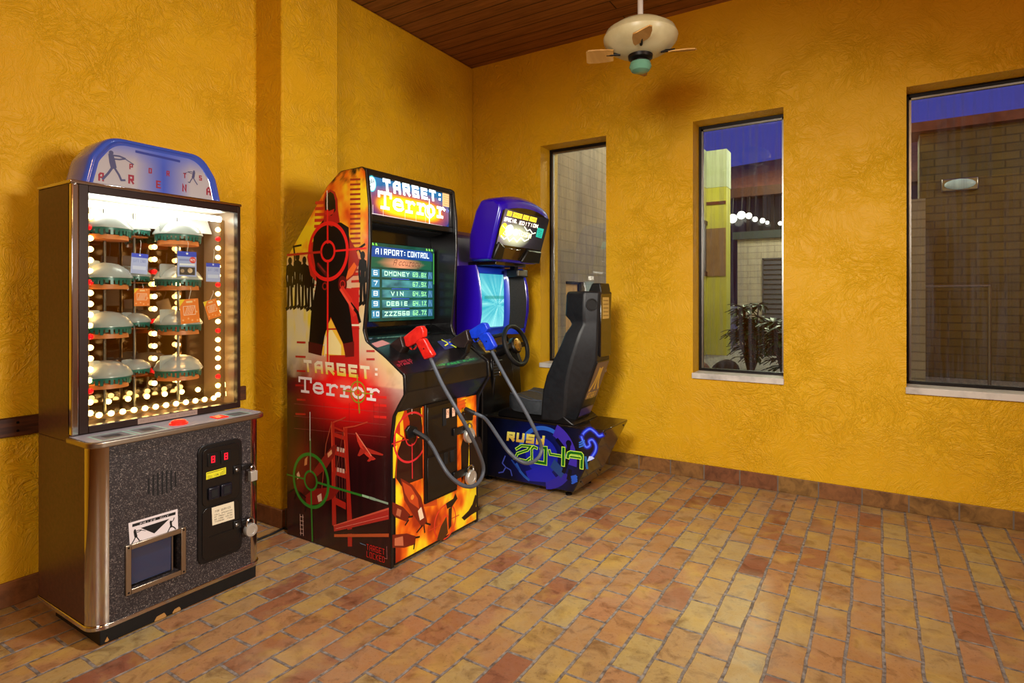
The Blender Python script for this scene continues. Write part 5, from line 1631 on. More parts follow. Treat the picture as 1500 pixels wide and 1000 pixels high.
for k, (a, nm, pc) in enumerate(rows):
    v1 = .665 - k * .131; v0 = v1 - .098
    A.grid(SC(0, v0)[1], SC(0, v1)[1], 6, 26, lambda z: (SC(.18, 0)[0], SC(.87, 0)[0]), lambda y, z, k=k: lerp(H('1c4c58'), H('5aa8a8'), 0.45 + fbm(y * 14, z * 26 + k * 3, 6.0) * 0.9))
    A.ab([SC(.035, v0), SC(.145, v0), SC(.145, v1), SC(.035, v1)], H('3c88a8')); A.ab([SC(.89, v0), SC(.965, v0), SC(.965, v1), SC(.89, v1)], H('3a6a90'))
    A.line_ab([SC(.90, v0 + .01), SC(.92, v1 - .01), SC(.95, v0 + .02)], 0.006, H('5890b0'))
    A.text_ab(a, SC(.062 if len(a) == 1 else .045, v0 + .022), SC(.118 if len(a) == 1 else .135, v0 + .022), 0.024, (1.15, 1.3, 1.3, 1), w=0.95)
    if nm:
        L_ = len(nm) * .062; A.text_ab(nm, SC(.40 - L_ / 2, v0 + .020), SC(.40 + L_ / 2, v0 + .020), 0.024, (0.75, 1.4, 0.85, 1), w=1.15, gap=1.2)
    A.text_ab(pc, SC(.64, v0 + .020), SC(.86, v0 + .020), 0.025, (0.5, 1.35, 0.45, 1), w=0.85, gap=1.2)
    if k < 4:
        A.line_ab([SC(.32, v0 - .017), SC(.58, v0 - .017)], 0.004, H('3858c8'))
A.build('score_table', M['crt'], scr)

# --- toy guns in their holsters, with hoses


def toy_gun(y, hw, slide, grip, guard, holster, stand, hose, mg_, name_label):
    c = onY(*slide[0], y)
    t = thing('toy_gun', name_label, 'toy gun', c, 'toy guns on the shooting game')
    P = lambda l: [(q.x, q.z) for q in (onY(a, b_, y) for a, b_ in l)]
    m_ = MB(); m_.prism(P(slide), 'y', y - hw, y + hw); obj('slide', m_, mg_, t, 0.005)
    m_ = MB(); m_.prism(P(grip), 'y', y - hw * 0.92, y + hw * 0.92); gp = obj('grip', m_, mg_, t, 0.006)
    m_ = MB()
    g0 = P([grip[0]])[0]
    pp = [Vector((q.x, y, q.z)) for q in (onY(a, b_, y) for a, b_ in guard)]
    m_.tube(spline(pp, 4), 0.004, 8); obj('trigger_guard', m_, mg_, t)
    tg = MB(); a = (pp[0] + pp[-1]) / 2; tg.box(a.x - 0.003, a.x + 0.003, y - 0.004, y + 0.004, a.z - 0.02, a.z + 0.008); obj('trigger', tg, M['black'], t)
    m_ = MB(); s_ = P(grip)
    cen = Vector((sum(p[0] for p in s_) / len(s_), y, sum(p[1] for p in s_) / len(s_)))
    for k in range(3):
        q = P([grip[1], grip[-2]]) if False else None
    m_.lathe([(0.0001, 0), (0.004, 0), (0.003, 0.0015), (0.0001, 0.0015)], (cen.x, y - hw * 0.92 - 0.0012, cen.z), 'y', 8)
    obj('screw', m_, M['black'], gp)
    pts = []
    for q in hose:
        pts.append(onY(q[0], q[1], y) if len(q) == 2 else onX(q[0], q[1], q[2]))
    sp = spline(pts, 10)
    m_ = MB(); m_.tube(sp, 0.0095, 10); hs = obj('hose', m_, M['hose'], t)
    for cl in (sp[:7], sp[-14:]):
        m_ = MB(); m_.tube(cl, 0.0125, 10); obj('hose_cuff', m_, M['rubber'], hs)
    # holster belongs to the cabinet
    m_ = MB(); m_.prism(P(holster), 'y', y - hw - 0.014, y + hw + 0.014); ho = obj('holster', m_, M['holster'], tt, 0.005)
    m_ = MB(); m_.prism(P(stand), 'y', y - 0.018, y + 0.018); obj('holster_stand', m_, M['black'], ho, 0.003)


toy_gun(2.125, 0.017,
        [(594, 493), (613, 478), (619, 477), (623, 483), (623, 493), (617, 497), (612, 502), (601, 508), (597, 507)],
        [(611, 501), (617, 496), (623, 495), (629, 506), (637, 519), (634, 523), (624, 526.5), (618, 515)],
        [(600, 507), (602, 511), (607, 511), (611, 506)],
        [(569, 511), (581, 500), (592.5, 491.5), (597, 508), (589, 521), (584, 520)], [(586, 512), (594, 508), (590, 524), (584, 530), (576, 530)],
        [(629, 522), (633, 530), (648, 563, -1.72), (668, 598, -1.66), (686, 630, -1.64), (701, 662, -1.66), (708, 684, -1.68), (705, 700, -1.68), (695, 711, -1.67), (682, 712, -1.67), (668, 705, -1.69), (655, 692, -1.72), (643, 672, -1.77), (634, 655, -1.80), (624, 642, -1.83), (606, 631, -1.889)],
        M['redgun'], 'red toy gun in the left holster of the shooting game, with grey hose')
toy_gun(2.560, 0.017,
        [(689, 484), (708, 472), (713, 473), (717, 481), (713, 487), (706, 490), (702, 495), (693, 496)],
        [(702, 493), (708, 488), (715, 486), (721, 494), (727.5, 507), (724, 511), (714, 514), (709, 503)],
        [(693, 496), (695, 500), (699, 500), (703, 496)],
        [(663, 499), (666, 495), (688, 482), (691, 498), (685, 509), (676, 509)], [(676, 503), (689, 500), (686, 512), (684, 522), (670, 520)],
        [(719, 511), (722, 517), (734, 540, -1.66), (752, 572, -1.56), (770, 603, -1.50), (785, 633, -1.46), (793, 655, -1.45), (790, 668, -1.45), (781, 676, -1.46), (770, 678, -1.47), (757, 672, -1.50), (744, 660, -1.54), (730, 640, -1.62), (718, 622, -1.70), (708, 611, -1.78), (690, 603, -1.84), (682, 599, -1.879)],
        M['bluegun'], 'blue toy gun in the right holster of the shooting game, with grey hose')

# black power cord on the floor
m_ = MB(); P_ = [Vector((-2.70, 1.60, 0.006))] + [Vector((q.x, q.y, 0.006)) for q in (onZ(383, 788, 0.006), onZ(400, 781, 0.006), onZ(416, 773, 0.006))] + [Vector((-2.71, 2.03, 0.006)), Vector((-2.71, 2.3, 0.006))]
m_.tube(spline(P_, 8), 0.006, 8)
tag(obj('power_cord', m_, M['rubber'], None, origin=(-2.7, 1.8, 0)), 'black power cord on the floor between the prize machine and the shooting game', 'cord')

# ================================================================== DRIVING GAME
RC = 3.48
dg = thing('driving_game', 'sit-down driving game with violet shell, steering wheel and black seat, in the corner', 'arcade machine', (-2.1, RC, 0))
NY, FY = 3.285, 3.675
# pedestal: tapered box under the seat, floor plate and levelling feet
m_ = MB()
m_.prism([(-2.52, 0.035), (-1.625, 0.035), (-1.415, 0.440), (-1.415, 0.452), (-2.52, 0.452)], 'y', NY, FY)
ped = obj('pedestal', m_, M['shinyblack'], dg, 0.006)
m_ = MB(); m_.prism([(-1.6255, 0.045), (-1.62, 0.045), (-1.412, 0.445), (-1.4175, 0.445)], 'y', NY + 0.01, FY - 0.01)
obj('rear_plate', m_, mottled('scuffed_glossy_plate', '120c08', '241a12', 18, 0.16, coat=0.4), ped)
for z, yy in ((0.42, NY + 0.05), (0.42, FY - 0.05), (0.10, NY + 0.04), (0.10, FY - 0.05)):
    x = -1.62 + (z - 0.045) / 0.40 * 0.208
    m_ = MB(); m_.lathe([(0.0001, 0), (0.008, 0), (0.005, 0.004), (0.0001, 0.005)], (x, yy, z), 'x', 10); obj('bolt', m_, M['black'], ped)
for x, y in ((-1.68, NY + 0.05), (-1.68, FY - 0.05), (-2.3, NY + 0.05), (-2.3, FY - 0.05)):
    m_ = MB(); m_.lathe([(0.022, 0), (0.022, 0.010), (0.008, 0.014), (0.008, 0.040)], (x, y, 0), 'z', 14); obj('levelling_foot', m_, M['frame'], dg)
A = Art((0, NY, 0), (1, 0, 0), (0, 0, 1), (0, -1, 0), 8e-6, 4e-4)


def rbound(z):
    return (-2.50, -1.630 + (z - 0.035) / 0.405 * 0.208)


def rcol(x, z):
    n = fbm(x * 5, z * 5, 8.0) + 0.5
    d = math.hypot(x + 1.86, z - 0.22)
    c = lerp(H('04040a'), H('0a1030'), n)
    c = lerp(c, H('121a80'), max(0, 1 - d / 0.28) * (0.5 + n * 0.7))
    c = lerp(c, H('04040a'), ((-x) - 2.15) * 6)
    return c


A.grid(0.040, 0.440, 40, 80, rbound, rcol)
cxy = A.pp(797, 668)
A.ring_ab(cxy, 0.165, 0.195, H('2a5cc0'), 50, 0.5, 2.9); A.ring_ab(cxy, 0.125, 0.168, H('0c1450'), 50, 0.2, 3.0); A.ring_ab(cxy, 0.155, 0.235, H('3a28a0'), 40, -0.15, 1.15)
A.ring_ab(cxy, 0.150, 0.21, H('2c2496'), 40, -1.5, -0.5); A.disc_ab((cxy[0] - 0.02, cxy[1]), 0.12, H('1a22a0'), 30); A.poly([(770, 690), (800, 680), (815, 700), (800, 706), (775, 704)], H('2022a8'))
A.poly([(812, 672), (828, 690), (822, 700), (806, 684)], H('24407c'))
for l_ in ([(817, 645), (832, 664)], [(833, 650), (832, 672), (826, 690)], [(833, 700), (835, 690)]):
    A.line(l_, 0.026, H('0a0a1c'))
A.disc_ab(A.pp(833, 649), 0.020, H('0a0a1c'), 16)
A.line([(757, 680), (762, 690), (768, 697), (774, 702)], 0.018, H('2450a8')); A.line([(750, 674), (760, 688)], 0.010, H('1c3c90'))
# wires and lightning
EB, EW = H('2238e0'), H('5a7cff')
bolt1 = spline([A.pp(851, 640).__class__((*A.pp(851, 640), 0))] and [Vector((*A.pp(x, y), 0)) for x, y in ((882, 637), (877, 638), (871, 632), (864, 628), (856, 633), (852, 640))], 5)
bolt2 = spline([Vector((*A.pp(x, y), 0)) for x, y in ((852, 640), (858, 654), (864, 652), (863, 646), (868, 644), (873, 652), (872, 661), (866, 670))], 5)
for bl in (bolt1, bolt2):
    l_ = [(p.x, p.y) for p in bl]
    A.line_ab(l_, 0.030, H('141c78')); A.line_ab(l_, 0.018, EB); A.line_ab(l_, 0.007, EW)
A.poly([(860, 676), (863, 668), (867, 668), (871, 671), (865, 674)], H('b8c8ff'))
for x0, y0 in ((849, 648), (838, 701)):
    for k in range(3):
        A.line([(x0, y0 + k * 3.2), (x0 + 7, y0 - 3 + k * 3.4)], 0.008, H('2a6ad0'))
A.poly([(836, 697), (844, 695), (846, 705), (839, 709)], H('2450c0')); A.line([(858, 670), (860, 685)], 0.016, H('2060a0'))
for l_ in ([(740, 668), (736, 678), (741, 684), (748, 688), (750, 696)], [(741, 684), (737, 691), (731, 692)]):
    A.line(l_, 0.010, H('2c3488')); A.line(l_, 0.004, H('4858b8'))
# lettering
rushc = lambda t: lerp(H('c89838'), H('e0d868'), t)
A.text('RUSH', (742, 645), (797, 652), 0.062, None, w=1.75, gap=0.9, slant=0.14, colfn=rushc)
GO, GI = H('b8e048'), H('126018')
for ch_, pts_ in (('2', [(757, 657), (764, 652.5), (777, 653.5), (773, 659), (758, 664), (755, 671), (771, 675), (777, 670.5)]),
                  ('0a', [(779, 674), (779, 657), (782, 654), (786, 656)]), ('0b', [(784, 676), (799, 678.5), (799.5, 656), (793, 655.5)]),
                  ('4', [(805, 660), (806, 665), (821, 667.5)]), ('4b', [(825.5, 657), (825, 680)]),
                  ('9', [(832, 669), (833, 664), (836, 662.5), (851, 664.5), (852.5, 666.5), (852, 684)]), ('9b', [(836, 668.5), (850, 670.5)])):
    wdt = 0.027 if ch_ in ('4b', '0b', '9') else 0.020
    A.line(pts_, wdt, GO); A.line(pts_, wdt - 0.010, GI)
A.build('side_artwork', M['print'], ped)

# lower tower (dash console + monitor cabinet)
m_ = MB(); m_.prism([(-2.80, 0.035), (-2.28, 0.035), (-2.28, 0.60), (-2.30, 0.87), (-2.42, 0.985), (-2.80, 0.985)], 'y', NY - 0.06, FY + 0.06)
con = obj('console', m_, M['blacklam'], dg, 0.008)
m_ = MB(); m_.box(-2.281, -2.268, 3.34, 3.46, 0.70, 0.82); obj('vent_plate', m_, M['black'], con, 0.003)
for k in range(5):
    m_ = MB(); m_.box(-2.268, -2.265, 3.345, 3.42, 0.715 + k * 0.02, 0.722 + k * 0.02); obj('vent_slat', m_, M['seatpad'], con)
c = onX(733, 547, -2.262)
m_ = MB(); m_.box(-2.279, -2.262, c.y - 0.012, c.y + 0.014, c.z - 0.016, c.z + 0.016); obj('coin_lock', m_, M['chrome'], con, 0.002)
m_ = MB(); m_.lathe([(0.0001, 0), (0.006, 0), (0.004, 0.004), (0.0001, 0.005)], (-2.279, c.y + 0.075, c.z), 'x', 10); obj('bolt', m_, M['alu'], con)
m_ = MB(); m_.prism([(-2.40, 0.967), (-2.305, 0.876), (-2.302, 0.880), (-2.397, 0.972)], 'y', 3.30, 3.66); obj('dash_plate', m_, M['gold'], con)
m_ = MB(); m_.prism([(-2.84, 0.985), (-2.455, 0.985), (-2.455, 1.50), (-2.50, 1.70), (-2.60, 1.745), (-2.84, 1.745)], 'y', 3.175, 3.79); obj('monitor_shell', m_, M['purple'], dg, 0.02)
# blue surround that flares towards the player, one cheek on each side
for s_ in (-1, 1):
    def Yp(v):
        return RC - 0.0 + s_ * v
    prof = [(-2.455, 0.205), (-2.42, 0.200), (-2.375, 0.232), (-2.30, 0.268), (-2.27, 0.285), (-2.262, 0.300), (-2.28, 0.312), (-2.455, 0.312)]
    rg = []
    for z, k in ((0.985, 0.86), (1.05, 0.96), (1.15, 1.05), (1.25, 1.06), (1.35, 1.0), (1.43, 0.92), (1.48, 0.82)):
        rg.append([(-2.455 + (x + 2.455) * k, Yp(v), z) for x, v in prof])
    m_ = MB(); m_.loft(rg); ck = obj('side_cheek', m_, M['bluebez'] if s_ > 0 else M['blueshell'], dg, smooth=45)
    if s_ > 0:
        gp_ = [(-2.372, 0.2305), (-2.298, 0.2655), (-2.268, 0.2830), (-2.264, 0.281), (-2.294, 0.2610), (-2.370, 0.2265)]
        rg = []
        for z, k in ((1.03, 0.94), (1.15, 1.05), (1.25, 1.06), (1.35, 1.0), (1.42, 0.93)):
            rg.append([(-2.455 + (x + 2.455) * k, Yp(v), z) for x, v in gp_])
        m_ = MB(); m_.loft(rg); obj('speaker_grille', m_, mottled('black_grille_cloth', '0a0a0a', '1c1a16', 200, 0.7), ck)
        m_ = MB(); m_.loft([[(-2.455 + (x + 2.455) * k, Yp(v), z) for x, v in [(-2.30, 0.272), (-2.262, 0.292), (-2.262, 0.318), (-2.30, 0.320)]] for z, k in ((0.99, 0.88), (1.15, 1.06), (1.25, 1.07), (1.35, 1.01), (1.47, 0.84))])
        obj('outer_edge', m_, M['blueshell'], ck, 0.004)
m_ = MB(); m_.box(-2.455, -2.40, RC - 0.205, RC + 0.205, 1.435, 1.485); m_.box(-2.455, -2.38, RC - 0.205, RC + 0.205, 0.986, 1.045); obj('screen_surround', m_, M['bluebez'], dg, 0.01)
sy0, sy1, sz0, sz1 = RC - 0.20, RC + 0.20, 1.045, 1.435
m_ = MB(); vs = []; fs = []; nn = 14
for i in range(nn + 1):
    for j in range(nn + 1):
        u, v = i / nn, j / nn
        vs.append((-2.42 + 0.02 * (1 - (2 * u - 1) ** 2) * (1 - (2 * v - 1) ** 2), sy0 + (sy1 - sy0) * u, sz0 + (sz1 - sz0) * v))
for i in range(nn):
    for j in range(nn):
        q = i * (nn + 1) + j; fs.append((q, q + nn + 1, q + nn + 2, q + 1))
m_.add(vs, fs); m_.box(-2.454, -2.4205, sy0, sy1, sz0, sz1)
scr2 = obj('screen', m_, M['black'], dg, smooth=60)
A = Art((-2.3995, 0, 0), (0, 1, 0), (0, 0, 1), (1, 0, 0), 1e-5, 0)


def rsc(y, z):
    a = math.atan2(z - 1.21, y - RC - 0.12); d = math.hypot(z - 1.21, y - RC - 0.12)
    n = fbm(math.cos(a) * 5 + 3, math.sin(a) * 5, d * 2.5, 4)
    c = lerp(H('3ab4c8'), H('8ce8e8'), 0.45 + n * 1.8)
    c = lerp(c, H('e8ffff'), (n - 0.22) * 4)
    if z > 1.34:
        c = lerp(c, H('2a98b8'), (z - 1.34) * 6)
    if abs(z - 1.262) < 0.014 and y > RC - 0.06:
        c = lerp(c, H('2e9488'), 0.7)
    if z < 1.15:
        c = lerp(c, H('a8f4f8'), (1.15 - z) * 5)
    return c


A.grid(1.047, 1.433, 50, 50, lambda z: (sy0 + 0.004 + 0.012 * abs((z - 1.24) / 0.2) ** 4, sy1 - 0.004 - 0.012 * abs((z - 1.24) / 0.2) ** 4), rsc)
A.build('race_picture', M['rcrt'], scr2)

# header
HN, HF = 3.165, 3.830
hp = [(-2.185, 1.508), (-2.125, 1.70), (-2.078, 1.852), (-2.085, 1.885), (-2.13, 1.915), (-2.25, 1.918), (-2.30, 1.85), (-2.36, 1.68), (-2.365, 1.508)]
rings = []
nseg = 16
for i in range(nseg + 1):
    u = i / nseg; y = HN + (HF - HN) * u
    e = abs(2 * u - 1)
    k = 1 - 0.05 * e ** 6
    arc = 0.045 * (1 - (2 * u - 1) ** 2)
    ring = []
    for x, z in hp:
        zz = z + (arc if z > 1.84 else 0)
        ring.append((-2.25 + (x + 2.25) * (1 - 0.12 * e ** 8), y, 1.70 + (zz - 1.70) * k))
    rings.append(ring)
m_ = MB(); m_.loft(rings); hdr = obj('header', m_, M['blueshell'], dg, 0.012, smooth=40)
# the face plate lies on the leaning front
fd_ = Vector((-2.078 + 2.185, 0, 1.852 - 1.508)).normalized(); fn = Vector((0, 1, 0)).cross(fd_); fn = fn if fn.x > 0 else -fn


def HP(u, v, lift=0.004):
    y = HN + 0.028 + (HF - HN - 0.056) * u
    arc = 0.045 * (1 - (2 * u - 1) ** 2) * max(0, (v - 0.6) / 0.4)
    p = Vector((-2.185, y, 1.508)) + fd_ * (0.018 + v * 0.325 + arc) + fn * lift
    return p


outer = [HP(0, 0), HP(1, 0)] + [HP(1 - k / 12, 1.0) for k in range(13)]
bk = [HP(0, 0, -0.01), HP(1, 0, -0.01)] + [HP(1 - k / 12, 1.0, -0.01) for k in range(13)]
m_ = MB(); m_.loft([[tuple(p) for p in bk], [tuple(p) for p in outer]]); fpz = obj('face_plate', m_, M['shinyblack'], hdr)
A = Art(tuple(Vector((-2.185, 0, 1.508)) + fn * 0.0035), (0, 1, 0), tuple(fd_), tuple(fn), 1e-5, 6e-4)


def mk2(y, v):
    t = math.exp(-(((y - 3.40) / 0.20) ** 2 + ((v - 0.19) / 0.09) ** 2))
    e = math.exp(-(((y - 3.22) / 0.09) ** 2 + ((v - 0.22) / 0.13) ** 2))
    c = lerp(H('1a1618'), H('8a7c84'), e * 0.8 + 0.3 * t)
    return lerp(c, H('f4f4c0'), (t - 0.35) * 1.4)


A.grid(0.115, 0.355, 30, 50, lambda v: (HN + 0.034, HF - 0.034), mk2)
YL = (1.0, 0.72, 0.05, 1)
yo = HN
t0 = A.pp(738.5, 318); t1 = A.pp(786.5, 329)
for a, b_, col, h_ in (((742, 315.5), (785, 326), YL, 0.034),):
    pa, pb = Vector(A.pp(*a)), Vector(A.pp(*b_))
    for f0, f1 in ((0, .15), (.18, .49), (.52, .72), (.75, 1.0)):
        q0, q1 = pa.lerp(pb, f0), pa.lerp(pb, f1); d = (pb - pa).normalized(); e = Vector((-d.y, d.x)) * h_
        A.ab([tuple(q0), tuple(q1), tuple(q1 + e), tuple(q0 + e)], YL)
    A.text_ab('12 TRACKS NEW CARS', tuple(pa + Vector((0.006, 0.008))), tuple(pb + Vector((-0.006, 0.008))), 0.018, H('8a6a10'), w=0.9, gap=1.2)
A.text('SPECIAL', (738, 323.5), (756.5, 327), 0.026, (2.2, 1.9, 1.5, 1), w=1.3, gap=1); A.text('EDITION', (760, 328.5), (787, 334), 0.026, (2.2, 1.7, 1.3, 1), w=1.3, gap=1)
A.disc_ab(A.pp(737, 337), 0.042, (1.0, 0.75, 0.05, 1), 20, 1.2); A.disc_ab(A.pp(746, 337), 0.048, (1.5, 1.5, 1.3, 1), 24, 0.8); A.disc_ab(A.pp(755, 340), 0.035, (1.1, 1.1, 0.7, 1), 24, 0.7)
zig = [(734, 345), (738, 350), (743, 347), (746, 353), (752, 348), (757, 354), (763, 348), (768, 353), (774, 350), (777, 343)]
A.line(zig, 0.007, (2.0, 2.0, 1.2, 1)); A.line([(768, 332), (772, 338), (776, 336), (780, 342), (784, 341)], 0.006, (1.6, 1.7, 1.2, 1))
A.text('RUSH', (757, 344), (777, 349), 0.034, (2.4, 2.3, 0.8, 1), w=1.3, gap=1.2)
for l_ in ([(736, 330), (741, 336), (737, 342), (744, 346)], [(760, 336), (766, 340), (772, 346)], [(741, 332), (752, 336)]):
    A.line(l_, 0.006, (2.2, 2.2, 0.6, 1))
A.poly([(787.5, 333), (796.5, 335.5), (793, 349), (784.5, 346.5)], H('28a890'))
for k in range(4):
    A.line([(788, 337.5 + k * 2.6), (793.5 - k * .5, 339 + k * 2.6)], 0.004, H('1a7060'))
A.build('lit_picture', M['backlit'], fpz)
# speaker boxes at the foot of the header and the tinted lens between
for yy, lab in ((HN + 0.075, 0), (HF - 0.155, 1)):
    w_ = 0.055 if lab == 0 else 0.13
    m_ = MB()
    q0 = [Vector((-2.185, yy - w_, 1.508)) + fd_ * 0.012, Vector((-2.185, yy + w_, 1.508)) + fd_ * 0.012, Vector((-2.185, yy + w_ * 0.9, 1.508)) + fd_ * 0.105, Vector((-2.185, yy - w_ * 0.6, 1.508)) + fd_ * (0.135 if lab == 0 else 0.105)]
    m_.loft([[tuple(p) for p in q0], [tuple(p + fn * 0.022) for p in q0]]); obj('speaker_cover', m_, M['black'], hdr, 0.01)
m_ = MB(); q0 = [Vector((-2.185, y, 1.508)) + fd_ * d for y, d in ((3.30, 0.02), (3.50, 0.02), (3.51, 0.098), (3.29, 0.098))]
m_.loft([[tuple(p) for p in q0], [tuple(p + fn * 0.012) for p in q0]]); obj('tinted_lens', m_, mat('smoked_lens', '3a2414', 0.12, coat=0.5), hdr, 0.004)
m_ = MB(); m_.box(-2.46, -2.22, 3.30, 3.70, 1.4855, 1.512); obj('header_neck', m_, M['shinyblack'], dg, 0.004)
c = onX(763, 404, -2.25)
m_ = MB(); m_.box(-2.34, -2.245, 3.62, 3.77, 1.415, 1.468); cbx = obj('flash_box', m_, M['black'], dg, 0.005)
m_ = MB(); m_.box(-2.245, -2.242, 3.635, 3.755, 1.425, 1.460); obj('mirror_face', m_, M['chrome'], cbx)
m_ = MB(); m_.box(-2.34, -2.30, 3.67, 3.72, 1.468, 1.50); obj('box_bracket', m_, M['black'], cbx)

# steering wheel and column
wc = Vector((-2.165, RC - 0.005, 0.925)); wn = Vector((0.95, 0, 0.31)).normalized()
wu = Vector((0, 1, 0)); wv = wn.cross(wu)
wv = wv if wv.z > 0 else -wv
sw = obj('steering_wheel', MB().tube([tuple(wc + wu * 0.140 * math.cos(2 * PI * k / 40) + wv * 0.140 * math.sin(2 * PI * k / 40)) for k in range(40)], 0.016, 12, closed=True), M['rubber'], dg)
m_ = MB()
for a in (R(0), R(180), R(-90)):
    d = wu * math.cos(a) + wv * math.sin(a); s_ = wn.cross(d)
    p0 = wc - wn * 0.012; rr = []
    for t, w_ in ((0.02, 0.026), (0.07, 0.018), (0.134, 0.016)):
        b_ = p0 + d * t + wn * (0.012 * t / 0.134)
        rr.append([tuple(b_ + s_ * w_ + wn * 0.004), tuple(b_ - s_ * w_ + wn * 0.004), tuple(b_ - s_ * w_ - wn * 0.004), tuple(b_ + s_ * w_ - wn * 0.004)])
    m_.loft(rr)
obj('spoke', m_, M['black'], sw)


def disc_on(c, n, prof, seg=24):
    u = Vector((0, 1, 0)); v = n.cross(u)
    return [[tuple(c + u * r * math.cos(2 * PI * k / seg) + v * r * math.sin(2 * PI * k / seg) + n * h) for k in range(seg)] for r, h in prof]


m_ = MB(); m_.loft(disc_on(wc, wn, [(0.058, -0.02), (0.058, 0.004), (0.050, 0.012), (0.0005, 0.014)])); hb = obj('hub', m_, M['black'], sw)
m_ = MB(); m_.loft(disc_on(wc + wn * 0.0125, wn, [(0.046, 0), (0.046, 0.004), (0.034, 0.009), (0.0005, 0.011)])); obj('horn_badge', m_, M['gold'], hb)
for k in range(6):
    m_ = MB(); q = wc + wn * 0.020 + wu * 0.036 * math.cos(k * PI / 3) + wv * 0.036 * math.sin(k * PI / 3)
    m_.ball(tuple(q), 0.004, 8); obj('badge_bolt', m_, M['frame'], hb)
m_ = MB(); m_.tube([tuple(wc - wn * 0.015), tuple(wc - wn * 0.10), tuple(wc - wn * 0.19)], [0.028, 0.036, 0.05], 16); obj('steering_column', m_, M['black'], dg)
m_ = MB(); m_.prism([(-2.40, 0.90), (-2.30, 0.86), (-2.265, 0.70), (-2.29, 0.45), (-2.40, 0.45)], 'y', RC - 0.13, RC + 0.13); obj('column_housing', m_, M['blacklam'], dg, 0.012)
m_ = MB(); m_.tube([(-2.33, RC + 0.10, 0.97), (-2.30, RC + 0.02, 0.995), (-2.33, RC - 0.14, 0.97)], 0.014, 8); obj('dash_hood', m_, M['rubber'], dg)

# seat: moulded hull, wide at the front and tapering to a narrow spine plate
def seat_ring(z, xr, hr, xs, hs_, xf, hf):
    return [(xr, RC - hr, z), (xr, RC + hr, z), (xs, RC + hs_, z), (xf, RC + hf, z), (xf, RC - hf, z), (xs, RC - hs_, z)]


SR = [seat_ring(0.465, -1.655, 0.105, -1.700, 0.175, -1.855, 0.205),
      seat_ring(0.56, -1.610, 0.105, -1.680, 0.200, -1.845, 0.215),
      seat_ring(0.66, -1.575, 0.105, -1.670, 0.210, -1.835, 0.215),
      seat_ring(0.76, -1.540, 0.105, -1.655, 0.215, -1.810, 0.210),
      seat_ring(0.86, -1.505, 0.105, -1.630, 0.215, -1.765, 0.205),
      seat_ring(0.96, -1.500, 0.104, -1.600, 0.205, -1.715, 0.195),
      seat_ring(1.03, -1.498, 0.103, -1.580, 0.195, -1.690, 0.185),
      seat_ring(1.09, -1.496, 0.102, -1.560, 0.170, -1.655, 0.160),
      seat_ring(1.115, -1.495, 0.102, -1.560, 0.172, -1.675, 0.150),
      seat_ring(1.145, -1.494, 0.102, -1.560, 0.180, -1.710, 0.142),
      seat_ring(1.275, -1.488, 0.100, -1.555, 0.180, -1.705, 0.140),
      seat_ring(1.300, -1.487, 0.098, -1.552, 0.174, -1.695, 0.135)]
m_ = MB(); m_.loft(SR); st = obj('seat_back', m_, M['seatvin'], dg, 0.012, smooth=25)
m_ = MB(); m_.prism([(-1.488, 1.18), (-1.487, 1.31), (-1.495, 1.352), (-1.55, 1.352), (-1.575, 1.302), (-1.575, 1.18)], 'y', RC - 0.075, RC + 0.075); obj('head_cap', m_, M['black'], st, 0.006)
# speaker on the near side of the head rest
sp0 = Vector((-1.520, RC - 0.142, 1.215)); sn_ = Vector((0.72, -0.60, 0)).normalized()
sn_ = Vector((SR[10][5][1] - SR[10][0][1], -(SR[10][5][0] - SR[10][0][0]), 0)).normalized()
sn_ = sn_ if sn_.y < 0 else -sn_
sp0 = (Vector(SR[10][5]) + Vector(SR[10][0])) / 2; sp0.z = 1.215
su = Vector((-sn_.y, sn_.x, 0))
m_ = MB(); m_.loft([[tuple(sp0 + su * r * math.cos(2 * PI * k / 24) + Vector((0, 0, 1)) * r * math.sin(2 * PI * k / 24) + sn_ * h) for k in range(24)] for r, h in ((0.040, -0.004), (0.040, 0.003), (0.034, 0.004), (0.030, 0.001), (0.0005, 0.001))])
obj('head_speaker', m_, M['blackmat'], st)
# spine plate with emblem, upper vent sticker
pr0, pr1 = Vector((-1.655, 0, 0.465)), Vector((-1.505, 0, 0.86))
pd = (pr1 - pr0).normalized(); pn = Vector((0, 1, 0)).cross(pd); pn = pn if pn.x > 0 else -pn
A = Art(tuple(pr0), (0, 1, 0), tuple(pd), tuple(pn), 1e-5, 7e-3)
LL = (pr1 - pr0).length
A.grid(0.03, LL - 0.012, 24, 10, lambda v: (RC - 0.092, RC + 0.092), lambda y, v: lerp(lerp(H('1c2070'), H('3a2a5c'), v / 0.16), H('41324e'), (v - 0.12) / 0.15))
GD = H('c09c48')
for s_ in (-1, 0, 1):
    if s_ == 0:
        A.ab([(RC - 0.011, 0.215), (RC + 0.011, 0.215), (RC + 0.009, 0.365), (RC - 0.009, 0.365)], GD)
    else:
        l_ = [(RC + s_ * x, v) for x, v in ((0.020, 0.362), (0.020, 0.315), (0.030, 0.27), (0.050, 0.235), (0.066, 0.217))]
        A.line_ab(l_, 0.019, GD)
A.text_ab('ATARI', (RC - 0.072, 0.150), (RC + 0.072, 0.150), 0.048, GD, w=1.2, gap=1.0); A.text_ab('GAMES', (RC - 0.070, 0.118), (RC + 0.040, 0.118), 0.014, H('8a8098'), w=0.9, gap=3)
m_ = MB(); 
q0 = [pr0 + Vector((0, RC - 0.098, 0)) + pd * 0.02, pr0 + Vector((0, RC + 0.098, 0)) + pd * 0.02, pr0 + Vector((0, RC + 0.098, 0)) + pd * (LL - 0.005), pr0 + Vector((0, RC - 0.098, 0)) + pd * (LL - 0.005)]
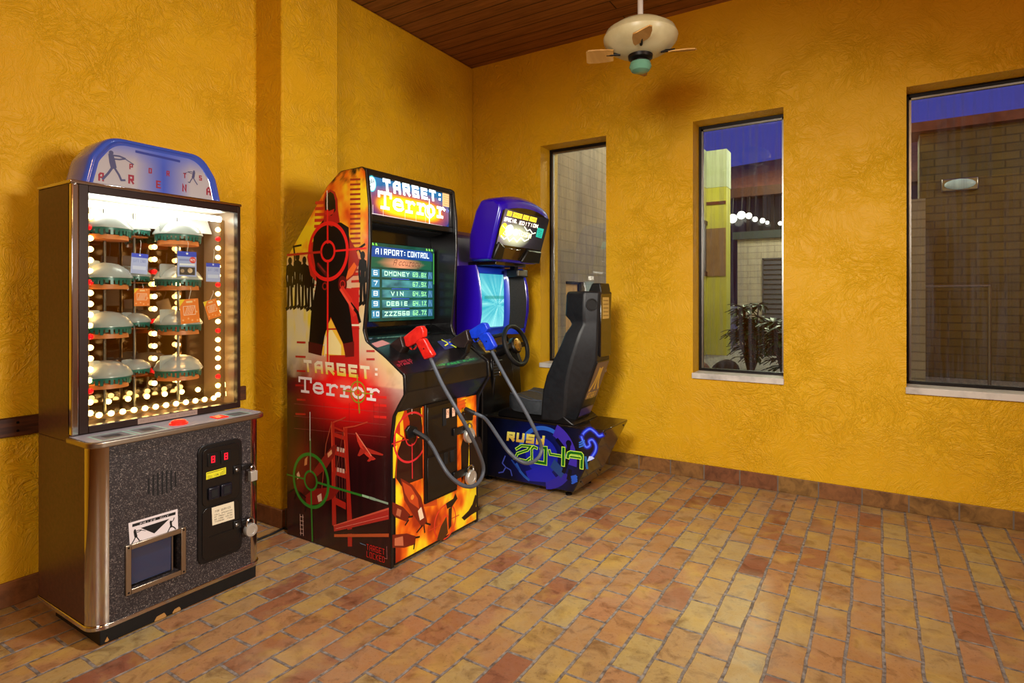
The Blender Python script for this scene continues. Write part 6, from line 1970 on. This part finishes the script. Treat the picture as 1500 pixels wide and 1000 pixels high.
m_.loft([[tuple(p - pn * 0.008) for p in q0], [tuple(p + pn * 0.0062) for p in q0]]); spn = obj('spine_plate', m_, M['blacklam'], st, 0.002)
A.build('emblem_print', M['print'], spn)
m_ = MB(); m_.prism([(RC - 0.085, 0.885), (RC + 0.085, 0.885), (RC + 0.080, 1.285), (RC - 0.080, 1.285)], 'x', -1.500, -1.485); up_ = obj('upper_spine', m_, M['shinyblack'], st, 0.003)
A = Art((-1.485, 0, 0), (0, 1, 0), (0, 0, 1), (1, 0, 0), 1e-5, 4e-4)
A.ab([(RC - 0.06, 1.125), (RC + 0.045, 1.125), (RC + 0.045, 1.262), (RC - 0.06, 1.262)], H('b8964c'))
for k in range(5):
    A.line_ab([(RC - 0.045, 1.145 + k * 0.024), (RC + 0.03, 1.145 + k * 0.024)], 0.008, H('8a6c30'))
A.build('warning_sticker', M['printm'], up_)
# cushion
cr_ = []
for x, w_, zt_, zb_ in ((-2.125, 0.150, 0.600, 0.545), (-2.115, 0.170, 0.612, 0.520), (-2.06, 0.195, 0.606, 0.505), (-1.95, 0.205, 0.585, 0.500), (-1.88, 0.206, 0.586, 0.500), (-1.80, 0.190, 0.592, 0.500)):
    cr_.append([(x, RC - w_, zb_), (x, RC - w_ - 0.004, zt_ - 0.02), (x, RC - w_ + 0.012, zt_), (x, RC - w_ * 0.5, zt_ - 0.012), (x, RC + w_ * 0.5, zt_ - 0.012), (x, RC + w_ - 0.012, zt_), (x, RC + w_ + 0.004, zt_ - 0.02), (x, RC + w_, zb_)])
m_ = MB(); m_.loft(cr_); cu = obj('seat_cushion', m_, M['seatpad'], dg, smooth=50)
m_ = MB(); m_.tube([(x, y, z + 0.002) for x, y, z in [r[2] for r in cr_]], 0.0045, 6); m_.tube([(x, y, z + 0.001) for x, y, z in [r[3] for r in cr_]], 0.003, 6); m_.tube([(x, y, z + 0.001) for x, y, z in [r[4] for r in cr_]], 0.003, 6)
obj('piping', m_, M['hose'], cu)
m_ = MB(); m_.prism([(-2.12, 0.52), (-1.70, 0.505), (-1.62, 0.452), (-2.20, 0.452), (-2.20, 0.49)], 'y', RC - 0.185, RC + 0.185); obj('seat_base', m_, M['black'], dg, 0.008)

# ================================================================== CEILING FAN (at rest)
D_ = 2.95
fc = Vector((0, 0, 0)) + ray(938, 55) * D_; fc.z = 0
zf = EYE + (HZ - 55) / FPX * D_
cf = thing('ceiling_fan', 'cream ceiling fan with domed housing on a down-rod', 'fan', (fc.x, fc.y, ZC - 0.01))
k = 1.0
m_ = MB(); m_.tube([(fc.x, fc.y, ZC - 0.012), (fc.x, fc.y, zf + 0.06)], 0.014, 12); obj('down_rod', m_, M['white'], cf)
m_ = MB(); m_.lathe([(0.0005, -0.0005), (0.07, -0.0005), (0.065, -0.03), (0.03, -0.055), (0.0005, -0.056)], (fc.x, fc.y, ZC), 'z', 24); obj('canopy', m_, M['white'], cf)
m_ = MB(); m_.lathe([(0.014, 0.085), (0.05, 0.080), (0.12, 0.062), (0.172, 0.028), (0.186, -0.002), (0.182, -0.022), (0.160, -0.050), (0.12, -0.074), (0.07, -0.090), (0.0005, -0.092)], (fc.x, fc.y, zf), 'z', 40)
obj('motor_housing', m_, M['fanbody'], cf)
m_ = MB(); m_.lathe([(0.0005, -0.0925), (0.062, -0.0925), (0.060, -0.108), (0.040, -0.118), (0.040, -0.128), (0.0005, -0.128)], (fc.x, fc.y, zf), 'z', 28); sw_ = obj('switch_housing', m_, M['frame'], cf)
m_ = MB(); m_.lathe([(0.0005, -0.1285), (0.050, -0.1285), (0.056, -0.150), (0.045, -0.170), (0.020, -0.180), (0.0005, -0.181)], (fc.x, fc.y, zf), 'z', 28); obj('bottom_cap', m_, M['fangreen'], cf)
for q in range(4):
    a = R(22) + q * PI / 2
    d = Vector((math.cos(a), math.sin(a), 0)); s_ = Vector((-d.y, d.x, 0))
    m_ = MB(); rr = []
    for t, w_ in ((0.135, 0.030), (0.16, 0.040), (0.22, 0.046), (0.262, 0.044), (0.272, 0.030)):
        c = fc + d * t + Vector((0, 0, zf - 0.080))
        tilt = Vector((0, 0, 0.014))
        rr.append([tuple(c - s_ * w_ - tilt + Vector((0, 0, .003))), tuple(c + s_ * w_ + tilt + Vector((0, 0, .003))), tuple(c + s_ * w_ + tilt - Vector((0, 0, .003))), tuple(c - s_ * w_ - tilt - Vector((0, 0, .003)))])
    m_.loft(rr); bl = obj('blade', m_, M['fanblade'], cf)
    m_ = MB(); m_.tube([tuple(fc + d * 0.10 + Vector((0, 0, zf - 0.078))), tuple(fc + d * 0.17 + Vector((0, 0, zf - 0.075)))], 0.008, 8); obj('blade_iron', m_, M['frame'], bl)
